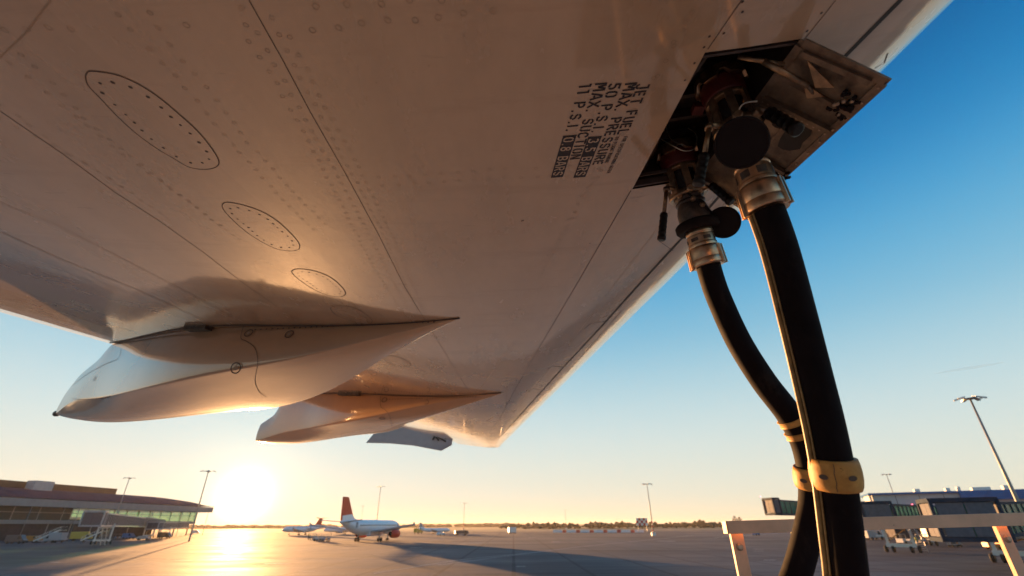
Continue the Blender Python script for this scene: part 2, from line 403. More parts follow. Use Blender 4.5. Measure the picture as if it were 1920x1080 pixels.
def rivets(poly, sp, r=.0052, w=.0009, m=3, jitter=.003):
    tr = trace(poly, 10); acc = 0; nxt = 0
    for i in range(len(tr) - 1):
        (a, n), (b, _) = tr[i], tr[i + 1]; seg = (b - a).length
        while nxt < acc + seg:
            p = a.lerp(b, (nxt - acc) / seg) + Vector((random.uniform(-jitter, jitter), random.uniform(-jitter, jitter), 0))
            h = drop(p, .0007)
            if h: ringmark(mb, h[0], h[1], r, w, 4 if random.random() < .5 else m)
            nxt += sp * random.uniform(.92, 1.08)
        acc += seg
RV = [[(455, 17), (467, 75), (508, 140), (560, 230), (610, 325), (665, 430), (700, 500), (758, 590)],
      [(480, 62), (530, 147), (590, 255), (645, 350), (700, 455), (770, 590)],
      [(512, 35), (562, 144), (600, 215), (665, 335), (720, 440), (785, 590)],
      [(546, 70), (605, 191), (660, 290), (740, 450), (797, 590)],
      [(221, 25), (265, 77), (332, 146), (395, 221), (480, 320), (545, 390), (600, 440)],
      [(277, 21), (340, 113), (405, 184), (465, 268), (560, 370), (620, 430)],
      [(35, 100), (105, 160), (160, 225), (240, 290), (370, 390), (450, 450)],
      [(20, 120), (85, 172), (143, 220), (225, 285), (350, 375), (420, 430)],
      [(0, 222), (80, 262), (200, 330), (330, 420)], [(5, 196), (100, 268), (230, 352)],
      [(1298, 21), (1247, 120), (1190, 215), (1140, 300), (1090, 380), (1040, 470), (975, 580)],
      [(1283, 40), (1232, 135), (1120, 320), (1065, 415), (1010, 505)],
      [(1500, -5), (1440, 70)], [(710, 333), (935, 317), (1090, 312)], [(718, 348), (935, 333), (1070, 330)],
      [(760, 545), (860, 640)], [(820, 585), (900, 680)]]
for i, q in enumerate(RV): rivets(q, .038 if i < 11 else .046)
rivets([(590, 12), (930, -8)], .062, r=.0066, w=.0011, m=3); rivets([(587, 54), (928, 21)], .05, r=.0066, w=.0011, m=3)
rivets([(12, 57), (176, 51)], .05, r=.0062); rivets([(346, 45), (418, 66)], .07, r=.0062)
for q in ((1392, 3), (1357, 62), (1540, 24), (1513, 58), (1330, 68), (1320, 88), (1302, 118), (1284, 150), (981, 413), (978, 414), (1106, 456), (1392, 22)):
    h = onwing(*q, .0008)
    dotmark(mb, h[0], h[1], .003, 5)
for i in range(26):                                             # countersunk screws beside the spar line
    t = i / 25; q = (1200 + (985 - 1200) * t, 362 + (738 - 362) * t)
    h = onwing(q[0] + 2, q[1], .0008)
    if h: dotmark(mb, h[0], h[1], .0025, 3)
for i in range(40):                                             # chips and specks
    h = onwing(random.uniform(500, 1250), random.uniform(60, 520), .0008)
    if h: dotmark(mb, h[0], h[1], random.uniform(.0008, .0018), 3, sx=random.uniform(.4, 1.6))
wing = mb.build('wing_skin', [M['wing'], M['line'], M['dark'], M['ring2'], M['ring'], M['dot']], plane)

# oval tank access panels
OV = [[(163, 137), (172, 133), (215, 139), (255, 155), (295, 180), (335, 213), (370, 245), (395, 275), (410, 300), (406, 312), (385, 317), (355, 313), (325, 296), (290, 275), (250, 245), (215, 212), (185, 180), (166, 160), (161, 145)],
      [(418, 382), (427, 379), (455, 384), (490, 396), (520, 414), (545, 437), (560, 455), (561, 466), (548, 470), (525, 468), (500, 458), (470, 440), (445, 420), (425, 400), (417, 388)],
      [(548, 507), (562, 504), (590, 508), (620, 520), (640, 537), (648, 550), (638, 556), (615, 553), (590, 543), (565, 527), (550, 514)],
      [(620, 577), (635, 573), (665, 577), (690, 592), (698, 603), (685, 607), (655, 600), (630, 590)],
      [(720, 669), (733, 667), (752, 671), (770, 682), (762, 687), (740, 685), (724, 677)]]
for k, ov in enumerate(OV):
    loop = catmull([(*p, 0) for p in ov], 4, True); c = sum(loop, Vector()) / len(loop)
    mb = MB(); b = []
    for sc in (0, .25, .5, .75, 1):
        b.append([onwing(c.x + (p.x - c.x) * sc, c.y + (p.y - c.y) * sc, .0009) for p in loop])
    n = len(loop); vs = [h[0] for row in b for h in row]
    mb.add(vs, [(i * n + j, i * n + (j + 1) % n, (i + 1) * n + (j + 1) % n, (i + 1) * n + j) for i in range(4) for j in range(n)], 0, True)
    lp = [onwing(p.x, p.y, .0012) for p in loop]; ribbon(mb, lp + lp[:1], .0030 if k < 2 else .0042, 1)
    c3d = sum((h[0] for h in lp), Vector()) / n
    per = sum((lp[i][0] - lp[i - 1][0]).length for i in range(n)); nd = 21
    acc = 0; nxt = 0
    for i in range(n):
        a, bb = lp[i][0], lp[(i + 1) % n][0]; seg = (bb - a).length
        while nxt < acc + seg and nxt < per - .01:
            p = a.lerp(bb, (nxt - acc) / seg); inn = (c3d - p).normalized(); wid = .028
            h = drop(p + inn * wid, .0013); dotmark(mb, h[0], h[1], random.uniform(.0032, .0048), 2)
            nxt += per / nd
        acc += seg
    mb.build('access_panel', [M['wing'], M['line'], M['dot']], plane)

# ------------------------------------------------------------------ stencilled refuelling notice
def arc(cx, cy, rx, ry, a0, a1, n=7): return [(cx + rx * math.cos(R(a0 + (a1 - a0) * i / n)), cy + ry * math.sin(R(a0 + (a1 - a0) * i / n))) for i in range(n + 1)]
GL = {  # strokes in a 0.6 x 1 cell, with stencil bridges
 'J': [[(.15, 1), (.55, 1)], [(.45, .92), (.45, .25)] , arc(.25, .25, .2, .25, -8, -170)],
 'E': [[(.07, 0), (.07, 1)], [(.2, .93), (.52, .93)], [(.2, .5), (.46, .5)], [(.2, .07), (.52, .07)]],
 'T': [[(.0, .93), (.6, .93)], [(.3, .8), (.3, 0)]],
 'F': [[(.07, 0), (.07, 1)], [(.2, .93), (.52, .93)], [(.2, .5), (.46, .5)]],
 'U': [[(.08, 1), (.08, .3)] + arc(.3, .3, .22, .24, 180, 255), arc(.3, .3, .22, .24, 285, 360) + [(.52, 1)]],
 'L': [[(.07, 0), (.07, 1)], [(.2, .07), (.52, .07)]],
 'M': [[(.06, 0), (.06, 1)], [(.18, 1), (.34, .35)], [(.34, .35), (.5, 1)], [(.62, 0), (.62, 1)]],
 'A': [[(.02, 0), (.26, 1)], [(.34, 1), (.58, 0)], [(.2, .3), (.4, .3)]],
 'X': [[(.03, 0), (.57, 1)], [(.03, 1), (.25, .6)], [(.35, .4), (.57, 0)]],
 '.': [[(.05, .06), (.2, .06)]],
 'P': [[(.07, 0), (.07, 1)], [(.2, .93), (.32, .93)] + arc(.32, .7, .2, .23, 90, -90) + [(.2, .47)]],
 'R': [[(.07, 0), (.07, 1)], [(.2, .93), (.32, .93)] + arc(.32, .72, .2, .21, 90, -90) + [(.2, .51)], [(.3, .42), (.54, 0)]],
 'B': [[(.07, 0), (.07, 1)], [(.07, .93), (.3, .93)] + arc(.3, .72, .19, .21, 90, -90), [(.07, .5), (.32, .5)] + arc(.32, .28, .2, .21, 90, -90) + [(.07, .07)]],
 'S': [arc(.3, .72, .22, .21, 10, 170), arc(.3, .72, .22, .21, 190, 255) + arc(.3, .28, .22, .22, 75, -10), arc(.3, .28, .22, .21, -30, -170)],
 'I': [[(.1, 0), (.1, 1)]],
 'C': [arc(.3, .68, .22, .25, 5, 90) + arc(.3, .68, .22, .25, 100, 180)[:1], arc(.3, .68, .22, .25, 100, 180) + arc(.3, .3, .22, .23, 180, 355)],
 'O': [arc(.3, .68, .22, .25, 80, -0) + arc(.3, .3, .22, .23, 0, -80), arc(.3, .68, .22, .25, 100, 180) + arc(.3, .3, .22, .23, 180, 260)],
 'N': [[(.07, 0), (.07, 1)], [(.12, .95), (.48, .05)], [(.53, 0), (.53, 1)]],
 'G': [arc(.3, .68, .22, .25, 5, 180) + arc(.3, .3, .22, .23, 180, 360) + [(.52, .45), (.34, .45)]],
 'H': [[(.07, 0), (.07, 1)], [(.07, .5), (.5, .5)], [(.52, 0), (.52, 1)]],
 'D': [[(.07, 0), (.07, 1)], [(.07, .93), (.28, .93)] + arc(.28, .5, .24, .43, 90, -90) + [(.07, .07)]],
 '5': [[(.54, .93), (.05, .93)], [(.12, .86), (.12, .52)], [(.12, .58), (.26, .58)] + arc(.28, .31, .23, .27, 88, -50, 9), arc(.28, .31, .23, .24, -75, -160)],
 '0': [arc(.3, .68, .22, .25, 80, -0) + arc(.3, .3, .22, .23, 0, -80), arc(.3, .68, .22, .25, 100, 180) + arc(.3, .3, .22, .23, 180, 260)],
 '1': [[(.22, 0), (.22, 1)], [(.02, .9), (.15, .93)]],
 '3': [arc(.28, .72, .21, .21, 160, -80), arc(.28, .28, .23, .22, 80, -160)],
 '8': [arc(.3, .74, .19, .19, 0, 360, 12), arc(.3, .28, .22, .22, 0, 360, 12)],
 ' ': []}
WID = {'.': .3, 'I': .26, 'M': .74, '1': .42, ' ': .42}
def stencil(mb, txt, s_px, e_px, cap, th, m, off, f0=0.0, f1=1.0):
    """write txt along the skin from s to e; cap = letter height (m)"""
    A, B = onwing(*s_px)[0], onwing(*e_px)[0]; A, B = A.lerp(B, f0), A.lerp(B, f1); d = (B - A); Lg = d.length; d = d / Lg
    u = Vector((d.y, -d.x, 0)).normalized()                     # letters' up: towards the leading edge
    u = (u + d * -.16).normalized()
    tot = sum(WID.get(c, .6) + .14 for c in txt) - .14; sc = Lg / tot; x = 0
    for c in txt:
        for st in GL[c]:
            pts = [Vector((p[0], p[1], 0)) for p in st]
            dd = []
            for i in range(len(pts) - 1):
                k = 3 if (pts[i + 1] - pts[i]).length > .3 else 1
                dd += [pts[i].lerp(pts[i + 1], j / k) for j in range(k)]
            dd.append(pts[-1])
            W3 = []
            for p in dd: W3.append(drop(A + d * ((x + p.x) * sc) + u * (p.y * cap), off))
            ribbon(mb, W3, th, m)
        x += WID.get(c, .6) + .14
    return A, d, u, sc
mb = MB()
NT = [("JET FUEL", (1195.6, 157.5), (1156, 253), .0285), ("MAX. PRESSURE", (1172, 156.5), (1110, 310), .0285), ("50 P.S.I. 3.5 BARS", (1142.6, 156.5), (1078.5, 329), .0285),
      ("MAX. SUCTION", (1115.7, 156.5), (1068, 299), .0285), ("11 P.S.I. 0.8 BARS", (1086.6, 158), (1036, 329), .0285)]
for txt, a, b, cap in NT:
    if 'BARS' in txt:
        A, B = onwing(*a)[0], onwing(*b)[0]; d = B - A; Lg = d.length; d /= Lg; u = (Vector((d.y, -d.x, 0)).normalized() + d * -.16).normalized()
        tot = sum(WID.get(c, .6) + .14 for c in txt) - .14; k = txt.index(' ', 4) if txt[0] == '5' else txt.index(' ', 4)
        first = txt[:-8]; f = (sum(WID.get(c, .6) + .14 for c in first) - .1) / tot
        stencil(mb, first.rstrip(), a, b, cap, .0052, 0, .0008, 0, sum(WID.get(c, .6) + .14 for c in first.rstrip()) / tot)
        g = []
        for i in range(9):
            for h in (-.12, .5, 1.14): g.append(drop(A + d * (Lg * (f + (1.03 - f) * i / 8)) + u * (cap * h), .0008)[0])
        mb.add(g, [(3 * i + j, 3 * i + j + 1, 3 * i + j + 4, 3 * i + j + 3) for i in range(8) for j in range(2)], 0)
        stencil(mb, txt[-8:], a, b, cap, .0042, 1, .0014, f + .02, 1.0)
    else: stencil(mb, txt, a, b, cap, .0052, 0, .0008)
stencil(mb, "FOR SPECIFICATIONS REFER", (1169.7, 256), (1137, 324.6), .0105, .0017, 0, .0008)
stencil(mb, "TO FLIGHT MANUAL", (1153.8, 256.7), (1133.4, 306), .0105, .0017, 0, .0008)
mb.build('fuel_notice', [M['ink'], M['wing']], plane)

# ------------------------------------------------------------------ refuelling bay
mb = MB()
def bayp(y, v, up): p = wing_low(y, v); return Vector((p.x, p.y, p.z + up))
q = [(BY0, v6), (BY0, v5), (BY1, v5), (BY1, v6)]; H = .17
for i in range(4):
    a, b = q[i], q[(i + 1) % 4]
    mb.add([bayp(*a, .0), bayp(*b, .0), bayp(*b, H), bayp(*a, H)], [(0, 1, 2, 3)], 0)
mb.add([bayp(*k, H) for k in q], [(0, 1, 2, 3)], 0)
for yy in frange(BY0 + .08, BY1 - .06, 4):                      # ribs and pipework inside
    mb.beam(bayp(yy, v6 - .001, H - .02) + Vector((0, 0, 0)), bayp(yy, v5, H - .02), .012, .03, 1)
mb.tube([bayp(BY0 + .03, (v5 + v6) / 2 + .01, .10), bayp((BY0 + BY1) / 2, (v5 + v6) / 2 + .012, .13), bayp(BY1 - .03, v5 - .012, .1)], .012, 1)
mb.tube([bayp(BY0 + .02, v5 - .01, .06), bayp((BY0 + BY1) / 2, v5 - .006, .09), bayp(BY1 - .02, v5 - .008, .06)], .006, 1)
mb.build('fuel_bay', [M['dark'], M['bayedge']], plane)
for (yy, s) in ((BY1, -1), (BY0, 1)):                            # lighter lip at the outboard and inboard ends
    mb = MB()
    mb.beam(bayp(yy + s * .012, v6, .012), bayp(yy + s * .012, v5, .012), .006, .022, 0)
    mb.beam(bayp(yy + s * .03, v6, .03), bayp(yy + s * .03, v5, .03), .006, .01, 0)
    mb.build('bay_lip', [M['bayedge']], plane)

# bay door hanging from the front edge, inner side towards us
H0 = bayp(BY0, v6, -.004); H1 = bayp(BY1, v6, -.004)
F0 = py_(1671, 150, H0.y + .004); F1 = py_(1402, 396, H1.y + .002)
du = (F0 - H0); dv = (H1 - H0); dn = du.cross(dv).normalized()
if dn.z > 0: dn = -dn                                           # points down to the viewer
def dp(a, b, h=0):                                              # a: hinge -> free edge, b: along hinge
    return H0.lerp(H1, b).lerp(F0.lerp(F1, b), a) + dn * h
door = MB()
door.prism([dp(0, 0), dp(1, 0), dp(1, 1), dp(0, 1)], -dn * .006, 0)
DO = door.build('bay_door', [M['doorin']], plane)
def dbeam(a0, b0, a1, b1, w, h, m=0, base=0): fr.beam(dp(a0, b0, base + h / 2), dp(a1, b1, base + h / 2), w, h, m, up=dn)
fr = MB()
for args in ((.04, .0, .97, .0 + .01), (.02, .985, .98, .985), (.965, .02, .965, .98), (.03, .02, .03, .98)): dbeam(*args, .018, .007)
dbeam(.05, .30, .95, .30, .009, .016); dbeam(.05, .62, .95, .62, .009, .016); dbeam(.05, .17, .95, .19, .010, .012); dbeam(.5, .32, .5, .6, .004, .004)
for bb in (.30, .62):
    dbeam(.05, bb + .025, .93, bb + .025, .02, .003)
for i in range(12):
    for (a, b) in ((.965, .04 + .92 * i / 11), (.08 + .85 * i / 11, .645), (.08 + .85 * i / 11, .325), (.08 + .85 * i / 11, .985)):
        fr.lathe([(0, .0032), (.0025, .0026)], dp(a, b, .0072 if b > .9 or a > .9 else .003), dn, 1, 8)
fr.build('frame', [M['dooredge'], M['bolt']], DO)
fr = MB()                                                       # stay rod, bracket plates and latch cluster
rodA = bayp(BY0 + .05, (v5 + v6) / 2, .03)
fr.tube([rodA, dp(.02, .10, .02)], .0055, 0); fr.tube([rodA.lerp(dp(.02, .10, .02), .55), dp(.38, .14, .02)], .0075, 0); fr.tube([dp(.38, .14, .02), dp(.5, .17, .014)], .004, 1)
fr.prism([dp(.2, .05, .012), dp(.46, .13, .02), dp(.62, .105, .012)], dn * .003, 0)
fr.prism([dp(.3, .14, .012), dp(.47, .19, .02), dp(.6, .16, .012)], dn * .003, 0)
fr.beam(dp(.1, .035, .012), dp(.86, .03, .012), .012, .008, 1, up=dn)
fr.build('door_stay', [M['bronze'], M['dooredge']], DO)
random.seed(3)
for cx, cy in ((.83, .17), (.90, .66), (.92, .93)):
    fr = MB()
    for i in range(26):
        a = cx + random.uniform(-.10, .10); b = cy + random.uniform(-.06, .05)
        if cy > .6: b = cy + random.uniform(-.03, .02)
        fr.lathe([(0, .0045), (.009, .0045), (.010, .002)], dp(a, b, .003), dn, 0 if i % 6 else 1, 8)
        if i % 2: fr.beam(dp(a, b, .008), dp(a + .05, b + random.uniform(-.03, .03), .008), .005, .007, 0, up=dn)
    fr.build('latch', [M['cap'], M['bolt']], DO)
stm = mat('oil_stain', (.018, .013, .013), .4, metal=.1, var=.5, vscale=30)
# oily stains with a shape of their own
for (a, b, ra, rb) in ((.70, .43, .17, .10), (.42, .38, .12, .05), (.2, .46, .07, .08), (.75, .80, .12, .05)):
    st = MB(); st.add([dp(a + ra * math.cos(k * .524) * random.uniform(.7, 1.15), b + rb * math.sin(k * .524) * random.uniform(.7, 1.15), .0012) for k in range(12)], [list(range(12))], 0); st.build('stain', [stm], DO)
st = MB(); st.add([dp(.47 + .05 * math.cos(k * .785) * random.uniform(.5, 1.2), .52 + .025 * math.sin(k * .785) * random.uniform(.5, 1.2), .0013) for k in range(8)], [list(range(8))], 0)
st.build('stain', [mat('yellow_stain', (.35, .22, .05), .5, var=.5, vscale=60)], DO)
# ------------------------------------------------------------------ canoe fairings
AFT = Vector((-.95, .32, 0)).normalized(); INB = Vector((-.32, -.95, 0)).normalized()
def fitz(Q, poly, z0, z1):
    xs = [p[0] for p in poly]; ys = [p[1] for p in poly]
    if xs[0] > xs[-1]: xs = xs[::-1]; ys = ys[::-1]
    def f(z): px, py = proj((Q.x, Q.y, z)); return py - interp(xs, ys, px)
    a, b = z0, z1
    fa, fb = f(a), f(b)
    for _ in range(50):
        m = (a + b) / 2; fm = f(m)
        if (fm > 0) == (fa > 0): a, fa = m, fm
        else: b, fb = m, fm
    return (a + b) / 2
def fairing(tip_px, aft_px, chine, bottom, topline, te_px, rings, seam, pad, wid, blunt, label, extra=()):
    tip = onwing(*tip_px)[0]
    # find the length so that the aft end projects onto aft_px
    r = ray(*aft_px); k = r.x / r.y
    ya, yb = TA.y, TB.y
    for _ in range(40):                                         # where the trailing edge passes te_px
        ym = (ya + yb) / 2
        if proj(edge(TA, TB, ym))[0] < te_px: ya = ym
        else: yb = ym
    AFT = Vector((-math.cos(R(25)), math.sin(R(25)), 0))
    INB = Vector((-AFT.y, AFT.x, 0)); INB = INB if INB.y < 0 else -INB
    print('AFT', AFT, 'TE', edge(TA, TB, ym))
    Lf = (tip.x - k * tip.y) / (k * AFT.y - AFT.x)
    LS = [0, .015, .04, .09, .16, .25, .35, .45, .55, .65, .73, .79, .83, .86, .89, .92, .945, .965, .98, .992, 1.0]
    WS = [.003, .012, .03, .07, .12, .17, .21, .235, .24, .235, .215, .185, .14, .095, .055, .03, .012]
    secs = []
    for s in LS:
        w = interp([q[0] for q in wid], [q[1] for q in wid], s * Lf)
        Q = tip + AFT * (s * Lf); Qi = Q + INB * w
        hi = drop(Qi, 0); h0 = drop(Q, 0)
        top_in = hi[0].z + .012 if hi else None; top_c = h0[0].z + .012 if h0 else None
        zc = fitz(Qi, chine, CZ + .3, CZ + 2.2); zb = fitz(Q + INB * -w * .35, bottom, CZ + .3, CZ + 2.2)
        secs.append([s, w, Q, zc, zb, hi[0].z if hi else None])
    # own top line aft of the trailing edge
    n = len(secs); rows = []
    for i, (s, w, Q, zc, zb, zt) in enumerate(secs):
        if zt is None or s > .985: zt = fitz(Q + INB * (w * .85), topline, CZ + .3, CZ + 2.4)
        else: zt += .01
        zt = max(zt, zb + .01); zc = min(max(zc, zb + .004), zt - .003)
        sh = []
        for (u, zz) in ((-.85, zt), (-.885, zt - (zt - zc) * .03), (-.96, zt * .72 + zc * .28), (-1.02, zt * .5 + zc * .5), (-1.03, zt * .22 + zc * .78), (-1.01, zc + (zt - zc) * .04), (-1.0, zc), (-.97, zc - (zc - zb) * .06),
                        (-.80, zc - (zc - zb) * .36), (-.6, zc - (zc - zb) * .68), (-.35, zb + (zc - zb) * .1), (0, zb)):
            sh.append((u, zz))
        full = sh + [(-u, z) for u, z in sh[-2::-1]]
        if s > .8 or True:                                      # closed top (hidden in the wing further forward)
            full = full + [(.4, zt + .01), (0, zt + .014), (-.4, zt + .01)]
        rows.append([Vector((Q.x, Q.y, 0)) - INB * (u * w) + Vector((0, 0, z)) for u, z in full])
    # rows: u=-1 must be inboard
    m = len(rows[0]); mb = MB(); vs = []
    for rw in rows:
        c = rw
        vs += c
    fs = [(i * m + j, i * m + (j + 1) % m, (i + 1) * m + (j + 1) % m, (i + 1) * m + j) for i in range(n - 1) for j in range(m)]
    mb.add(vs, fs, 0, True); mb.f.append([(n - 1) * m + j for j in range(m)]); mb.m.append(0); mb.sm.append(False)
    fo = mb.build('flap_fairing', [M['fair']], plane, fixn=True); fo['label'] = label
    BV = BVHTree.FromPolygons(vs, fs)
    sub = fo.modifiers.new('sub', 'SUBSURF'); sub.levels = 1; sub.render_levels = 2
    mk = MB()
    ribbon(mk, trace([(p.x, p.y) for p in catmull([(*q, 0) for q in seam], 4)], 8, .003, BV), .0034, 0); mk.build('seam', [M['line']], fo)
    for sm_ in extra:
        mk = MB(); ribbon(mk, trace([(p.x, p.y) for p in catmull([(*q, 0) for q in sm_], 4)], 8, .003, BV), .0034, 0)
        if mk.v: mk.build('seam', [M['line']], fo)
    for i in range(34):                                         # screw row under the seal and along the joint
        t = i / 33; q = (seam[0][0] + 12 + (tip_px[0] - 60 - seam[0][0]) * t, seam[0][1] + 7 + (tip_px[1] - seam[0][1] + 1) * t)
        h = onwing(q[0], q[1], .004, BV)
        if h:
            sc_ = MB(); dotmark(sc_, h[0], h[1], .0055, 0); sc_.build('screw', [M['line']], fo)
    tb = MB(); tb.lathe([(-.05, .016), (-.02, .026), (.01, .024), (.03, .008)], rows[-1][0].lerp(rows[-1][12], .5), AFT, 0, 12)
    if not blunt: tb.build('tail_bumper', [M['castdark']], fo)
    for q in rings:
        h = onwing(q[0], q[1], .004, BV)
        if h:
            mk = MB(); ringmark(mk, h[0], h[1], q[2], q[2] * .22, 0, 16); dotmark(mk, h[0], h[1], q[2] * .42, 1)
            mk.build('drain_port', [M['line'], M['ring2']], fo)
    # dark sealing strip where fairing meets wing, and rubber pad
    sl_ = MB(); pts = []
    for i in range(n):
        s, w, Q, zc, zb, zt = secs[i]
        if zt is None: break
        h = drop(Q + INB * (w * .95), .004)
        if h: pts.append(h)
    P2 = catmull([p[0] for p in pts], 4)
    sl_.tube(P2, .0042, 0, 6); sl_.build('seal', [M['line']], fo)
    pb = MB(); a, b = onwing(*pad[0], .012), onwing(*pad[1], .012)
    if a and b: pb.beam(a[0], b[0], .05, .028, 0); pb.build('rubber_pad', [M['castdark']], fo)
    return fo, secs, rows, Lf
F1o, s1, r1, l1 = fairing((862, 596), (107, 776),
    [(105, 776), (125, 758), (149, 747), (207, 743), (303, 721), (390, 706), (480, 693), (552, 674), (700, 636), (800, 611), (862, 596)],
    [(105, 777), (135, 786), (170, 792), (205, 795.5), (240, 796), (330, 788), (440, 765), (500, 747), (600, 713), (700, 671), (800, 624), (862, 597)],
    [(104, 773), (115, 748), (150, 702), (190, 670), (230, 646), (300, 622), (500, 560)], 222,
    [(467, 625, .028), (543, 627, .028), (443, 690, .034), (178, 710, .018)],
    [(457, 612), (452, 634), (462, 640), (478, 652), (484, 675), (480, 700), (479, 718), (487, 735), (500, 744)], ((352, 613), (393, 611)), [(0, .003), (.2, .04), (.53, .11), (.87, .205), (1.34, .345), (1.6, .385), (1.86, .385), (2.37, .31), (3.1, .16), (3.6, .09), (3.95, .03), (4.1, .01)], False,
    'near canoe-shaped fairing with a pointed tail, above the sun', [[(136, 748), (165, 749), (207, 745)], [(130, 728), (160, 704), (195, 684), (222, 672), (227, 655)]])
F2o, s2, r2, l2 = fairing((940, 736), (496, 828),
    [(482, 827), (530, 812), (600, 800), (690, 785), (760, 766), (850, 750), (940, 737)],
    [(482, 829), (510, 832), (560, 833.5), (600, 829), (700, 808), (790, 789), (870, 762), (940, 738)],
    [(470, 806), (486, 797), (520, 774), (558, 752), (620, 720)], 550,
    [(721, 750, .03), (800, 754, .026), (717, 784, .03)],
    [(714, 742), (714, 762), (722, 768), (731, 780), (735, 799)], ((637, 737), (674, 737)), [(0, .003), (.37, .04), (.86, .13), (1.34, .27), (1.61, .35), (1.91, .345), (2.48, .20), (3.0, .16), (3.6, .13)], True,
    'farther canoe-shaped fairing with a blunt tail')
print('fairing lengths', l1, l2)

# ------------------------------------------------------------------ wing-tip fence (lower half hangs below the tip)
yt = YTIP - .35
P = [py_(x, y, yt) for x, y in ((847, 834), (827, 845), (774, 835), (730, 831), (686, 830), (704, 809), (727, 792), (785, 772), (850, 790))]
mb = MB(); mb.prism(P, (0, .05, 0), 0)
fe = mb.build('wingtip_fence', [mat('fence_paint', (.42, .36, .35), .6, var=.1, spec=.2)], plane, bevel=.01)
mb = MB(); a = py_(782, 795, yt - .02); b = py_(836, 828, yt - .02); mb.tube([a, b], .02, 0, 6); c = py_(816, 817, yt - .03)
for dx, dz in ((.12, .1), (-.12, .06), (.1, -.12), (-.06, -.1)): mb.tube([c, c + Vector((dx, 0, dz))], .022, 0, 6)
mb.build('wick', [M['castdark']], fe)

